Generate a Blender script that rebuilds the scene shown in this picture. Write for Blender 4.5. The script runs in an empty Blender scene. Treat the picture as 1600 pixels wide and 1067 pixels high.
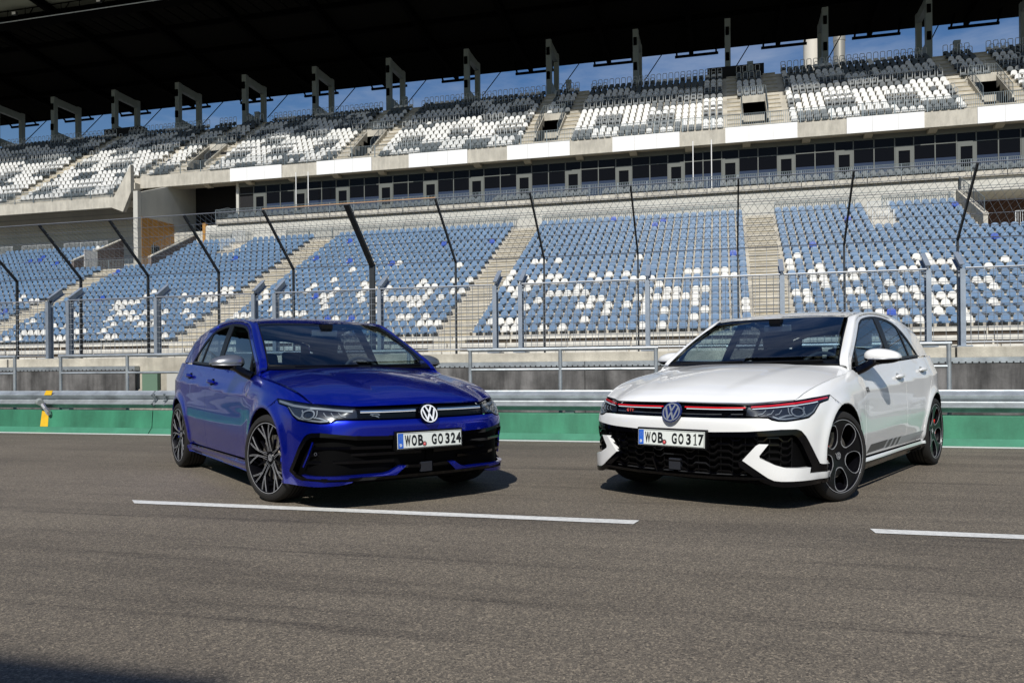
import bpy, bmesh, math, random
import numpy as np
from mathutils import Vector, Matrix
from mathutils.geometry import delaunay_2d_cdt
random.seed(7)
SC = bpy.context.scene
COL = SC.collection
R = math.radians
# ------------------------------------------------------------------ camera
cam_d = bpy.data.cameras.new('camera'); cam = bpy.data.objects.new('camera', cam_d); COL.objects.link(cam)
cam_d.sensor_width = 36; cam_d.lens = 36 * 1245.65 / 1600; cam_d.shift_y = 39.5 / 1600
cam_d.clip_start = 0.05; cam_d.clip_end = 3000
cam.matrix_world = Matrix.Translation((0, -10.3237, .9753)) @ Matrix.Rotation(.2585, 4, 'Z') @ Matrix.Rotation(R(90), 4, 'X') @ Matrix.Rotation(-.0089, 4, 'Z')
SC.camera = cam
# ------------------------------------------------------------------ sky, sun, exposure
SUN = Vector((.03, -1.0, .94)).normalized()
el = math.asin(SUN.z); az = math.atan2(SUN.x, SUN.y)
w = bpy.data.worlds.new('World'); SC.world = w; w.use_nodes = True
nt = w.node_tree; bg = nt.nodes['Background']
sky = nt.nodes.new('ShaderNodeTexSky'); sky.sky_type = 'NISHITA'; sky.sun_disc = False
sky.sun_elevation = el; sky.sun_rotation = az; sky.air_density = 1.3; sky.dust_density = .5; sky.ozone_density = 3.0
hs = nt.nodes.new('ShaderNodeHueSaturation'); hs.inputs['Saturation'].default_value = 1.3; hs.inputs['Hue'].default_value = .513
tc = nt.nodes.new('ShaderNodeTexCoord'); mp = nt.nodes.new('ShaderNodeMapping'); mp.inputs['Scale'].default_value = (2.2, 2.2, 9)
nz = nt.nodes.new('ShaderNodeTexNoise'); nz.inputs['Scale'].default_value = 1.8; nz.inputs['Detail'].default_value = 9; nz.inputs['Roughness'].default_value = .62
cr = nt.nodes.new('ShaderNodeValToRGB'); cr.color_ramp.elements[0].position = .47; cr.color_ramp.elements[1].position = .82
cr.color_ramp.elements[1].color = (.5, .5, .5, 1)
mx = nt.nodes.new('ShaderNodeMixRGB'); mx.inputs[2].default_value = (7.5, 8.2, 9.6, 1)
nt.links.new(tc.outputs['Generated'], mp.inputs[0]); nt.links.new(mp.outputs[0], nz.inputs['Vector']); nt.links.new(nz.outputs['Fac'], cr.inputs[0])
nt.links.new(sky.outputs[0], hs.inputs['Color']); nt.links.new(hs.outputs[0], mx.inputs[1]); nt.links.new(cr.outputs[0], mx.inputs[0])
nt.links.new(mx.outputs[0], bg.inputs['Color']); bg.inputs['Strength'].default_value = .072
sl = bpy.data.lights.new('sun', 'SUN'); sl.energy = 4.7; sl.angle = R(.53); sl.color = (1, .965, .90)
so = bpy.data.objects.new('sun', sl); COL.objects.link(so); so.rotation_euler = SUN.to_track_quat('Z', 'Y').to_euler(); so.location = (0, -20, 20)
SC.view_settings.view_transform = 'Standard'; SC.view_settings.look = 'None'
SC.view_settings.exposure = 0; SC.view_settings.gamma = 1
SC.cycles.max_bounces = 8; SC.cycles.transparent_max_bounces = 12
# ------------------------------------------------------------------ materials
M = {}
def mat(name, col, rough=.6, metal=0, coat=0, spec=.5, noise=None, bump=None, emit=None, streak=None, trans=0, ior=1.45, coatr=.03):
    m = bpy.data.materials.new(name); m.use_nodes = True; t = m.node_tree; b = t.nodes['Principled BSDF']
    b.inputs['Base Color'].default_value = (*col, 1); b.inputs['Roughness'].default_value = rough; b.inputs['Metallic'].default_value = metal
    b.inputs['Coat Weight'].default_value = coat; b.inputs['Coat Roughness'].default_value = coatr; b.inputs['Specular IOR Level'].default_value = spec
    b.inputs['Transmission Weight'].default_value = trans; b.inputs['IOR'].default_value = ior
    if noise or streak or bump:
        co = t.nodes.new('ShaderNodeNewGeometry')
    last = None
    for cfg, sc3 in ((noise, (1, 1, 1)), (streak, None)):
        if not cfg: continue
        scale, amt = cfg[0], cfg[1]
        v = co.outputs['Position']
        if cfg is streak:
            mpn = t.nodes.new('ShaderNodeMapping'); mpn.inputs['Scale'].default_value = cfg[2]; t.links.new(v, mpn.inputs[0]); v = mpn.outputs[0]
        n = t.nodes.new('ShaderNodeTexNoise'); n.inputs['Scale'].default_value = scale; n.inputs['Detail'].default_value = 7; n.inputs['Roughness'].default_value = .65
        t.links.new(v, n.inputs['Vector'])
        r = t.nodes.new('ShaderNodeValToRGB'); r.color_ramp.elements[0].position = .3; r.color_ramp.elements[1].position = .7
        lo = 1 - amt; r.color_ramp.elements[0].color = (lo, lo, lo, 1); hi = 1 + amt * .35; r.color_ramp.elements[1].color = (hi, hi, hi, 1)
        t.links.new(n.outputs['Fac'], r.inputs[0])
        x = t.nodes.new('ShaderNodeMixRGB'); x.blend_type = 'MULTIPLY'; x.inputs[0].default_value = 1
        if last: t.links.new(last, x.inputs[1])
        else: x.inputs[1].default_value = (*col, 1)
        t.links.new(r.outputs[0], x.inputs[2]); last = x.outputs[0]
    if last: t.links.new(last, b.inputs['Base Color'])
    if bump:
        n = t.nodes.new('ShaderNodeTexNoise'); n.inputs['Scale'].default_value = bump[0]; n.inputs['Detail'].default_value = 5
        t.links.new(co.outputs['Position'], n.inputs['Vector'])
        bp = t.nodes.new('ShaderNodeBump'); bp.inputs['Strength'].default_value = bump[1]; bp.inputs['Distance'].default_value = bump[2]
        t.links.new(n.outputs['Fac'], bp.inputs['Height']); t.links.new(bp.outputs[0], b.inputs['Normal'])
    M[name] = m; return m
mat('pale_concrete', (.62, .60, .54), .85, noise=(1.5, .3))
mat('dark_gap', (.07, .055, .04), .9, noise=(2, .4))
mat('concrete', (.52, .49, .42), .85, noise=(.7, .22), streak=(3, .25, (1, 1, .25)), bump=(40, .3, .01))
mat('old_concrete', (.55, .51, .42), .9, noise=(1.8, .4), streak=(2.2, .35, (1, 1, .12)), bump=(60, .4, .01))
mat('terrace_concrete', (.58, .54, .46), .9, noise=(.6, .35), streak=(.9, .3, (1, 1, 1)))
mat('step_concrete', (.43, .38, .28), .9, noise=(1.5, .3))
mat('white_panel', (.82, .82, .81), .4, noise=(.3, .06))
mat('white_cladding', (.52, .51, .46), .6, noise=(.4, .12), streak=(.5, .12, (1, 1, .2)))
mat('shell_blue', (.12, .205, .325), .45, noise=(.8, .25))
mat('shell_dark_blue', (.025, .075, .36), .4)
mat('shell_white', (.66, .65, .61), .45, noise=(1.2, .12))
mat('shell_grey', (.065, .08, .09), .5, noise=(1.1, .3))
mat('shell_pale', (.66, .66, .64), .45, noise=(1.1, .15))
mat('tube', (.55, .57, .57), .45, metal=.2)
mat('galvanised', (.44, .48, .50), .46, metal=.6, noise=(5, .35), bump=(30, .15, .004))
mat('post_steel', (.34, .39, .45), .45, metal=.5, noise=(6, .2))
mat('dark_post', (.035, .04, .045), .5, metal=.3, noise=(8, .3))
mat('wire', (.40, .42, .44), .4, metal=.7)
mat('rail_steel', (.20, .235, .25), .45, metal=.5)
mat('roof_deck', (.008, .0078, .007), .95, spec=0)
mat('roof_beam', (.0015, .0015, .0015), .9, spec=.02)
mat('roof_translucent', (.16, .17, .13), .6)
mat('column_paint', (.20, .235, .235), .6, noise=(.5, .15))
mat('soffit', (.40, .36, .28), .8, noise=(.4, .2))
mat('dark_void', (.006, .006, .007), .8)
mat('window_glass', (.004, .004, .005), .06, spec=.12)
mat('window_low', (.03, .042, .075), .15, spec=.3)
mat('window_frame', (.11, .118, .108), .5)
mat('wood_cladding', (.42, .21, .045), .6, streak=(3, .3, (1, 1, .15)))
mat('brown_wall', (.055, .022, .012), .7, streak=(4, .4, (1, 1, .1)))
mat('brick_wall', (.20, .165, .15), .9, noise=(3, .3))
mat('green_paint', (.042, .22, .125), .6, noise=(1.1, .35), streak=(2.2, .38, (1, 1, .25)), bump=(30, .25, .006))
mat('green_paint_foot', (.042, .20, .12), .65, noise=(2.5, .28))
mat('yellow_paint', (.78, .47, .02), .6, noise=(6, .2))
mat('rubber_sheet', (.17, .165, .16), .75, noise=(1.6, .75), streak=(4, .75, (1, 1, .12)), bump=(20, .3, .01))
mat('line_paint', (.76, .76, .73), .65, noise=(30, .28), streak=(4, .2, (.25, 3, 1)), bump=(150, .5, .003))
mat('foil', (.6, .6, .62), .25, metal=.9)
mat('sensor_grey', (.25, .27, .26), .4)
mat('tower_white', (.62, .58, .50), .6)
mat('tower_steel', (.35, .33, .28), .4, metal=.4)
mat('green_box', (.12, .20, .14), .7)
mat('gravel', (.30, .28, .24), .95, noise=(20, .5), bump=(60, .6, .02))
# asphalt
def asphalt():
    m = bpy.data.materials.new('asphalt'); m.use_nodes = True; t = m.node_tree; b = t.nodes['Principled BSDF']
    g = t.nodes.new('ShaderNodeNewGeometry'); L = t.links.new
    def noise(scale, det, rough, sc=(1, 1, 1)):
        mpn = t.nodes.new('ShaderNodeMapping'); mpn.inputs['Scale'].default_value = sc; L(g.outputs['Position'], mpn.inputs[0])
        n = t.nodes.new('ShaderNodeTexNoise'); n.inputs['Scale'].default_value = scale; n.inputs['Detail'].default_value = det; n.inputs['Roughness'].default_value = rough
        L(mpn.outputs[0], n.inputs['Vector']); return n.outputs['Fac']
    def ramp(src, stops):
        r = t.nodes.new('ShaderNodeValToRGB'); e = r.color_ramp.elements
        while len(e) < len(stops): e.new(.5)
        for k, (p, c) in enumerate(stops): e[k].position = p; e[k].color = (*c, 1)
        L(src, r.inputs[0]); return r.outputs[0]
    def mul(a, bb, f=1):
        x = t.nodes.new('ShaderNodeMixRGB'); x.blend_type = 'MULTIPLY'; x.inputs[0].default_value = f; L(a, x.inputs[1]); L(bb, x.inputs[2]); return x.outputs[0]
    base = ramp(noise(.55, 6, .6), [(.3, (.126, .108, .086)), (.7, (.160, .138, .110))])
    vo = t.nodes.new('ShaderNodeTexVoronoi'); vo.inputs['Scale'].default_value = 135; L(g.outputs['Position'], vo.inputs['Vector'])
    vr = ramp(vo.outputs['Color'], [(.0, (.4, .4, .42)), (.35, (.84, .84, .84)), (.62, (1.04, 1.03, 1.0)), (.93, (1.95, 1.9, 1.78))])
    fine = ramp(noise(230, 3, .7), [(.34, (.52, .52, .54)), (.5, (1, 1, 1)), (.68, (1.5, 1.48, 1.42))])
    bits = ramp(noise(70, 4, .8), [(.33, (.33, .33, .35)), (.43, (1, 1, 1)), (.7, (1.08, 1.08, 1.08))])
    tyre = ramp(noise(.85, 5, .62, (.14, 1.6, 1)), [(.36, (.74, .74, .75)), (.52, (1, 1, 1)), (.7, (1.06, 1.06, 1.05))])
    tyre2 = ramp(noise(3.4, 6, .7, (.07, 1.5, 1)), [(.33, (.60, .60, .62)), (.44, (1, 1, 1)), (.9, (1.05, 1.05, 1.05))])
    c = mul(mul(mul(mul(mul(base, vr), fine), bits), tyre), tyre2); L(c, b.inputs['Base Color'])
    b.inputs['Roughness'].default_value = .82; b.inputs['Specular IOR Level'].default_value = .35
    bp = t.nodes.new('ShaderNodeBump'); bp.inputs['Strength'].default_value = .55; bp.inputs['Distance'].default_value = .004
    L(vo.outputs['Distance'], bp.inputs['Height']); L(bp.outputs[0], b.inputs['Normal'])
    M['asphalt'] = m
asphalt()
# ------------------------------------------------------------------ object helpers
def tag(o, label=None, cat=None, group=None, kind=None):
    if label: o['label'] = label
    if cat: o['category'] = cat
    if group: o['group'] = group
    if kind: o['kind'] = kind
    return o
def thing(name, label, cat, loc=(0, 0, 0), rz=0, group=None):
    o = bpy.data.objects.new(name, None); COL.objects.link(o); o.location = loc; o.rotation_euler = (0, 0, rz); o.empty_display_size = .1
    return tag(o, label, cat, group)
class MB:
    """collects polygons into one mesh, with per-face material slots"""
    def __init__(s): s.v = []; s.f = []; s.m = []
    def add(s, vs, fs, mi=0):
        n = len(s.v); s.v += [tuple(v) for v in vs]; s.f += [tuple(i + n for i in f) for f in fs]; s.m += [mi] * len(fs)
    def box(s, a, b, mi=0):
        (x0, y0, z0), (x1, y1, z1) = a, b
        x0, x1 = min(x0, x1), max(x0, x1); y0, y1 = min(y0, y1), max(y0, y1); z0, z1 = min(z0, z1), max(z0, z1)
        s.add([(x0, y0, z0), (x1, y0, z0), (x1, y1, z0), (x0, y1, z0), (x0, y0, z1), (x1, y0, z1), (x1, y1, z1), (x0, y1, z1)],
              [(0, 3, 2, 1), (4, 5, 6, 7), (0, 1, 5, 4), (1, 2, 6, 5), (2, 3, 7, 6), (3, 0, 4, 7)], mi)
    def prism(s, prof, x0, x1, axis='x', mi=0, cap=True):
        """closed 2D profile (y,z) swept along x ; axis 'y': profile (x,z) along y ; axis 'z': (x,y) along z"""
        n = len(prof)
        def P(p, t): return (t, p[0], p[1]) if axis == 'x' else ((p[0], t, p[1]) if axis == 'y' else (p[0], p[1], t))
        vs = [P(p, x0) for p in prof] + [P(p, x1) for p in prof]
        fs = [(i, (i + 1) % n, n + (i + 1) % n, n + i) for i in range(n)]
        if cap: fs += [tuple(range(n))[::-1], tuple(range(n, 2 * n))]
        s.add(vs, fs, mi)
    def tube(s, pts, r, n=6, mi=0, closed=False, cap=True):
        pts = [Vector(p) for p in pts]; N = len(pts); rings = []; up0 = None
        for i, p in enumerate(pts):
            a = pts[(i - 1) % N] if (i > 0 or closed) else p; b = pts[(i + 1) % N] if (i < N - 1 or closed) else p
            t = (b - a)
            if t.length < 1e-9: t = Vector((0, 0, 1))
            t.normalize()
            if up0 is None: up0 = Vector((0, 0, 1)) if abs(t.z) < .9 else Vector((1, 0, 0))
            x = t.cross(up0); 
            if x.length < 1e-6: x = t.orthogonal()
            x.normalize(); y = x.cross(t); y.normalize(); up0 = y
            rr = r[i] if isinstance(r, (list, tuple)) else r
            rings.append([p + (x * math.cos(2 * math.pi * k / n) + y * math.sin(2 * math.pi * k / n)) * rr for k in range(n)])
        base = 0; vs = [v for ring in rings for v in ring]; fs = []
        for i in range(N if closed else N - 1):
            j = (i + 1) % N
            for k in range(n):
                fs.append((i * n + k, i * n + (k + 1) % n, j * n + (k + 1) % n, j * n + k))
        if cap and not closed: fs += [tuple(range(n))[::-1], tuple((N - 1) * n + k for k in range(n))]
        s.add(vs, fs, mi)
    def build(s, name, mats, parent=None, smooth=False, bevel=0):
        me = bpy.data.meshes.new(name); me.from_pydata(s.v, [], s.f)
        if not isinstance(mats, (list, tuple)): mats = [mats]
        for m_ in mats: me.materials.append(M[m_] if isinstance(m_, str) else m_)
        if len(mats) > 1: me.polygons.foreach_set('material_index', s.m)
        bm = bmesh.new(); bm.from_mesh(me); bmesh.ops.recalc_face_normals(bm, faces=bm.faces)
        if bevel: bmesh.ops.bevel(bm, geom=[e for e in bm.edges if len(e.link_faces) == 2 and e.calc_face_angle(0) > .6], offset=bevel, segments=2, affect='EDGES', profile=.6)
        bm.to_mesh(me); bm.free()
        if smooth:
            me.polygons.foreach_set('use_smooth', [True] * len(me.polygons))
            try: me.set_sharp_from_angle(angle=R(35))
            except Exception: pass
        o = bpy.data.objects.new(name, me); COL.objects.link(o)
        if parent: o.parent = parent
        return o
# ------------------------------------------------------------------ ground, lines
b = MB(); b.add([(-700, -400, 0), (500, -400, 0), (500, 3.2, 0), (-700, 3.2, 0)], [(0, 1, 2, 3)])
tag(b.build('track', 'asphalt'), kind='structure')
b = MB(); b.add([(-700, 3.2, -.02), (500, 3.2, -.02), (500, 900, -.02), (-700, 900, -.02)], [(0, 1, 2, 3)])
tag(b.build('ground', 'gravel'), kind='structure')
def line(x0, x1, y0, y1, label, skew=.12):
    m = MB(); n = 24
    vs = []; random.seed(int(abs(x0) * 100))
    for k in range(n + 1):
        x = x0 + (x1 - x0) * k / n
        vs += [(x + (skew if k == 0 else 0) , y0 + random.uniform(-.003, .003), .004), (x + (skew * .2 if k == n else 0), y1 + random.uniform(-.003, .003), .004)]
    m.add(vs, [(2 * k, 2 * k + 2, 2 * k + 3, 2 * k + 1) for k in range(n)])
    return tag(m.build('road_marking', 'line_paint'), kind='structure')
line(-4.29, -.54, -5.395, -5.275, '')
line(.83, 4.6, -5.365, -5.245, '', .01)
line(5.95, 9.7, -5.365, -5.245, '')
line(-9.4, -5.66, -5.395, -5.275, '')
m = MB(); vs = []
for k in range(81):
    x = -40 + 60 * k / 80; y = -.02 + .018 * max(min(x, 4), -12) if x > -12 else -.236
    y = -.02 - .03 * math.exp(-((x + 4) / 4) ** 2)
    vs += [(x, y - .17, .004), (x, y, .004)]
m.add(vs, [(2 * k, 2 * k + 2, 2 * k + 3, 2 * k + 1) for k in range(80)])
tag(m.build('edge_line', 'line_paint'), kind='structure')
# ------------------------------------------------------------------ green kerb wall in cast segments
joints = [-40, -34, -28, -22, -15.1, -8.45, -4.6, 1.95, 8.5, 15, 21]
wt = thing('barrier_wall', 'low green painted concrete wall below the steel guard rail', 'wall')
for a, c in zip(joints, joints[1:]):
    m = MB(); m.prism([(-.01, 0), (.05, .08), (.075, .352), (.30, .352), (.30, 0)], a + .006, c - .006)
    m.build('wall_segment', 'green_paint', wt, bevel=.008)
    m = MB(); m.prism([(-.02, .001), (-.02, .012), (.046, .088), (.046, .001)], a + .01, c - .01)
    m.build('wall_foot', 'green_paint_foot', wt)
m = MB(); m.add([(-10.54, .0475, .092), (-10.39, .0475, .092), (-10.39, .0705, .34), (-10.52, .0705, .34), (-10.54, .054, .092), (-10.39, .054, .092), (-10.39, .077, .34), (-10.52, .077, .34)], [(0, 1, 2, 3), (7, 6, 5, 4), (0, 4, 5, 1), (1, 5, 6, 2), (2, 6, 7, 3), (3, 7, 4, 0)])
m.build('yellow_mark', 'yellow_paint', wt)
# ------------------------------------------------------------------ guard rail, two wave beams
gr = thing('guard_rail', 'galvanised double wave steel guard rail on top of the green wall', 'guard rail')
def wave(z0, h=.31, d=.08, t=.006, y0=.10):
    pts = []
    N = 26
    for k in range(N + 1):
        u = k / N; zz = z0 + h * u
        yy = y0 + d * (.5 + .5 * math.cos(4 * math.pi * u)) ** .8
        pts.append((yy, zz))
    return pts + [(y + t, z) for y, z in pts[::-1]]
for z0 in (.385,):
    for a in np.arange(-41.3, 20, 4.1):
        m = MB(); m.prism(wave(z0, .27, .075), a, a + 4.13); m.build('rail_beam', 'galvanised', gr, smooth=True)
        for zz in (.44, .50, .54, .60):
            q = MB()
            for xx in (.06, .24): q.tube([(a + xx, .085, zz), (a + xx, .19, zz)], .012, 8)
            q.build('bolt', 'rail_steel', gr)
for a in np.arange(-41, 20, 2.05):
    m = MB(); m.box((a, .20, .352), (a + .12, .30, .66)); m.build('rail_post', 'galvanised', gr)
# ------------------------------------------------------------------ tubular hand rails
for k in range(-3, 2):
    a = -3.476 + 3.548 * k; c = a + 2.61
    where = {-2: 'behind the left side of the blue car, yellow mark near its left end', -1: 'hidden mostly behind the blue car', 0: 'in the gap between the blue and the white car', 1: 'ending just right of the white car'}.get(k, None)
    lab = {-3: 'grey tube hand rail at the left edge of the picture', -2: 'grey tube hand rail running behind the left side of the blue car', -1: 'grey tube hand rail hidden behind the bonnet of the blue car', 0: 'grey tube hand rail in the gap between the two cars', 1: 'grey tube hand rail ending just right of the white car'}.get(k, 'grey tube hand rail beyond the edge of the picture')
    h = thing('hand_rail', lab, 'hand rail', (a, .5, 0), group='tube hand rails above the guard rail')
    m = MB(); m.tube([(-.03, 0, 1.215), (2.64, 0, 1.215)], .027, 12); m.build('top_rail', 'galvanised', h, smooth=True)
    m = MB(); m.tube([(0, 0, .935), (2.61, 0, .935)], .020, 10); m.build('mid_rail', 'galvanised', h, smooth=True)
    for x in (0, 1.305, 2.61):
        m = MB(); m.tube([(x, 0, .3), (x, 0, 1.215)], .027, 12); m.build('rail_post', 'galvanised', h, smooth=True)
# ------------------------------------------------------------------ rubber fronted concrete wall
cw = thing('concrete_wall', 'weathered beige concrete wall with dark rubber sheets behind the guard rail', 'wall')
segs = [-44, -39.5, -35.2, -30.7, -26.5, -22, -17.8, -13.5, -9.3, -5.1, -1.0, 3.2, 7.35, 11.6, 16, 20.4]
for i, (a, c) in enumerate(zip(segs, segs[1:])):
    m = MB(); dz = random.uniform(-.008, .008); m.box((a + .012, 2.20 + random.uniform(0, .012), -.02), (c - .012, 2.70, 1.205 + dz)); m.build('wall_block', 'old_concrete', cw, bevel=.012)
rub = [(-44, -14.9), (-14.89, -10.45), (-9.32, -6.1), (-6.09, -2.1), (-2.09, 1.0), (1.01, 5.15), (5.16, 20.4)]
for a, c in rub:
    m = MB(); m.box((a, 2.075, .20), (c, 2.10, .964)); m.build('rubber_sheet', 'rubber_sheet', cw)
    m = MB(); m.box((a, 2.065, .972), (c, 2.195, 1.052)); m.build('clamp_strip', 'galvanised', cw)
    q = MB()
    for x in np.arange(max(a, -16) + .05, min(c, 8), .085): q.box((x, 2.058, .978), (x + .02, 2.065, .992))
    q.build('rivet_row', 'dark_void', cw)
m = MB(); m.box((-10.33, 2.11, .50), (-10.0, 2.19, .955)); tag(m.build('junction_box', 'green_box', bevel=.01), 'small green box in the gap of the rubber sheets left of the blue car', 'box')
m = MB(); m.box((-9.8, 2.11, .30), (-9.55, 2.18, .94)); tag(m.build('cable_cover', 'white_cladding', bevel=.01), 'pale board beside the green box in the wall gap', 'board')
m = MB(); m.add([(-10.5, 1.9, 0), (-9.3, 1.9, 0), (-9.3, 2.19, .55), (-9.6, 2.15, .65), (-10.0, 2.16, .60), (-10.5, 2.19, .63), (-10.5, 1.98, .45), (-9.3, 1.98, .45)], [(0, 1, 7, 6), (6, 7, 4, 5), (7, 2, 3, 4)])
tag(m.build('rubble', 'gravel'), 'small heap of grit under the green box', 'rubble')
# timing sensor with yellow tape
ts = thing('timing_sensor', 'small grey sensor wrapped in foil above the yellow mark on the green wall', 'sensor', (-10.50, .04, .415))
m = MB(); m.tube([(-.03, .0, .06), (-.01, -.03, .07), (.05, -.07, .06)], [.05, .062, .045], 10); m.build('sensor_head', 'sensor_grey', ts, smooth=True)
m = MB(); m.tube([(.05, -.03, .03), (.10, -.03, -.03), (.14, -.01, -.09), (.16, .0, -.14)], [.035, .03, .042, .03], 7); m.build('foil_wrap', 'foil', ts)
m = MB(); m.tube([(-.03, .0, .06), (-.10, -.01, .05)], [.04, .025], 7); m.build('foil_cap', 'foil', ts)
m = MB(); m.prism([(-10.50, .59), (-10.36, .59), (-10.33, .662), (-10.46, .662)], .088, .0965, axis='y')
m.build('yellow_tape', 'yellow_paint', gr)
# ------------------------------------------------------------------ near debris fence on the wall
nf = thing('debris_fence', 'grey steel debris fence with bent channel posts on the concrete wall', 'fence')
NP = [round(q * 1.096, 3) for q in (-31.8, -29.9, -28.0, -26.2, -25.75, -23.9, -22.0, -20.1, -19.7, -17.8, -15.95, -13.5, -11.588, -11.146, -9.33, -7.45, -7.06, -5.21, -3.325, -2.925, -1.04, .80, 2.635, 3.04, 4.9, 6.8, 8.7, 9.1, 11, 12.9)]
for x in NP:
    m = MB()
    dp = .12
    # I-section: two flanges and a web
    def seg(m, y0, z0, y1, z1, ox, w_, d_):
        t = Vector((0, y1 - y0, z1 - z0)).normalized(); n = Vector((0, -t.z, t.y)) if t.z else Vector((0, 0, 1))
        n = Vector((0, t.z, -t.y))
        P = []
        for (a_, b_) in ((y0, z0), (y1, z1)):
            for sx in (-w_ / 2, w_ / 2):
                for sn in (-d_ / 2, d_ / 2):
                    P.append((ox + sx, a_ + n.y * sn, b_ + n.z * sn))
        m.add(P, [(0, 1, 3, 2), (4, 6, 7, 5), (0, 4, 5, 1), (2, 3, 7, 6), (0, 2, 6, 4), (1, 5, 7, 3)])
    seg(m, 2.415, 1.21, 2.415, 2.34, x, .012, dp); seg(m, 2.415, 2.32, 2.744, 2.54, x, .012, dp)
    for sgn in (-1, 1):
        m.box((x - .034, 2.415 + sgn * dp / 2 - .006, 1.21), (x + .034, 2.415 + sgn * dp / 2 + .006, 2.34 + sgn * .02))
    for sgn in (-1, 1):
        n = Vector((0, .2, -.3)).normalized() * (dp / 2) * sgn
        seg(m, 2.415 + n.y, 2.335 + n.z, 2.744 + n.y, 2.555 + n.z, x, .068, .012)
    m.box((x - .10, 2.26, 1.205), (x + .10, 2.58, 1.222))
    m.build('fence_post', 'post_steel', nf)
def wires(x0, x1, y, z0, z1, dx, dz, r, fn=None, n=4):
    m = MB(); fn = fn or (lambda z: y)
    for x in np.arange(x0 + dx / 2, x1, dx): m.tube([(x, fn(z0), z0), (x, fn(z1), z1)], r, n, cap=False)
    for z in np.arange(z0, z1 + .001, dz): m.tube([(x0, fn(z), z), (x1, fn(z), z)], r * .95, n, cap=False)
    return m
for a, c in zip(NP, NP[1:]):
    if c - a < .65: continue
    m = wires(a + .04, c - .04, 2.345, 1.275, 2.32, .1, .1, .0040)
    m.tube([(a + .03, 2.345, 2.33), (c - .03, 2.345, 2.33)], .014, 6)
    m.tube([(a + .03, 2.345, 1.27), (c - .03, 2.345, 1.27)], .012, 6)
    m.build('mesh_panel', 'wire', nf)
# ------------------------------------------------------------------ tall catch fence leaning over
tf = thing('catch_fence', 'tall black catch fence whose posts lean towards the track', 'fence')
TP = [round(.288 + 1.854 * k, 3) for k in range(-22, 9)]
for i, x in enumerate(TP):
    m = MB(); big = abs(x + 7.13) < .15
    rr = .055 if big else .014
    m.box((x - rr, 5.18 - .034, 0), (x + rr, 5.18 + .034, 3.153))
    t = Vector((0, -.98, .87)).normalized(); nn = Vector((0, t.z, -t.y)) * .032
    P = [(x + sx, 5.18 + nn.y * sn, 3.13 + nn.z * sn) for sx in (-rr, rr) for sn in (-1, 1)] + [(x + sx, 4.0 + nn.y * sn, 4.197 + nn.z * sn) for sx in (-rr, rr) for sn in (-1, 1)]
    m.add(P, [(0, 1, 3, 2), (4, 6, 7, 5), (0, 4, 5, 1), (2, 3, 7, 6), (0, 2, 6, 4), (1, 5, 7, 3)])
    m.build('fence_post', 'dark_post', tf)
m = MB()
def lean(u): # u 0..1.31 along the overhang
    return (5.18 - 1.18 * u, 3.153 + 1.044 * u)
for k in range(0, 7):
    y, z = lean(k / 6); m.tube([(TP[0], y, z), (TP[-1], y, z)], .010 if k in (0, 6) else .0055, 4, cap=False)
for x in np.arange(-21.6, 7.8, .13):
    (ya, za), (yb, zb) = lean(0), lean(1)
    m.tube([(x, ya, za), (x + .9, yb, zb)], .0032, 3, cap=False); m.tube([(x + .9, ya, za), (x, yb, zb)], .0032, 3, cap=False)
for z in np.arange(.2, 3.15, .2): m.tube([(TP[0], 5.18, z), (TP[-1], 5.18, z)], .0048, 4, cap=False)
for x in np.arange(-21.6, 7.8, .2): m.tube([(x, 5.18, .1), (x, 5.18, 3.15)], .0040, 3, cap=False)
m.build('mesh_panel', 'wire', tf)
m = MB(); m.tube([(-9.0, 4.02, 4.21), (-5.27, 4.02, 4.21)], .014, 6); m.build('top_bar', 'wood_cladding', tf)
# ------------------------------------------------------------------ pit building behind the camera (its roof shades the near left corner)
pb = thing('pit_building', 'pale pit building behind the camera', 'building', (0, 0, 0))
mat('pit_wall', (.33, .33, .33), .7, noise=(.5, .2))
m = MB(); m.box((-70, -30, 0), (-1.2, -17.9, 9.2)); m.build('wall', 'pit_wall', pb)
for x in np.arange(-68, -4, 5.2):
    m = MB(); m.box((x, -17.9, .2), (x + 4.2, -17.8, 3.3)); m.build('garage_door', 'sensor_grey', pb)
    m = MB(); m.box((x, -17.9, 4.6), (x + 4.2, -17.82, 7.6)); m.build('window', 'window_glass', pb)
# ------------------------------------------------------------------ grandstand
GS = thing('grandstand', 'big two tier concrete grandstand with a dark roof on grey frames', 'grandstand')
S0, S1 = -92.0, 30.0
ROW, RISE, T0, Z0 = .82, .417, 28.95, 2.58
def low_t(k): return T0 + ROW * k
def low_z(k): return Z0 + RISE * k
AIS = [-77.6, -61.6, -45.3, -29.6, -13.6, 2.4, 18.4]
REC = [(-49.0, -42.0), (14.75, 40)]                # entrance recesses cut into rows 15 and up
def terrace(x0, x1, k0, k1, base=0.0):
    p = [(low_t(k0), base)]
    for k in range(k0, k1):
        p += [(low_t(k), low_z(k)), (low_t(k + 1), low_z(k))]
    return p + [(low_t(k1), base)]
def slab(x0, x1, k0, k1, base): 
    m = MB(); m.prism(terrace(x0, x1, k0, k1, base), x0, x1); return m
slab(S0, S1, -3, 15, -.02).build('lower_terrace', 'terrace_concrete', GS)
edges = [S0, REC[0][0], REC[0][1], REC[1][0]]
slab(S0, REC[0][0], 15, 21, 0).build('lower_terrace', 'terrace_concrete', GS)
slab(REC[0][1], REC[1][0], 15, 21, 0).build('lower_terrace', 'terrace_concrete', GS)
m = MB()
for (a, c) in REC: m.box((a, low_t(15), 0), (min(c, S1), 52, low_z(15) - .05))
m.build('entrance_floor', 'concrete', GS)
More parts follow.
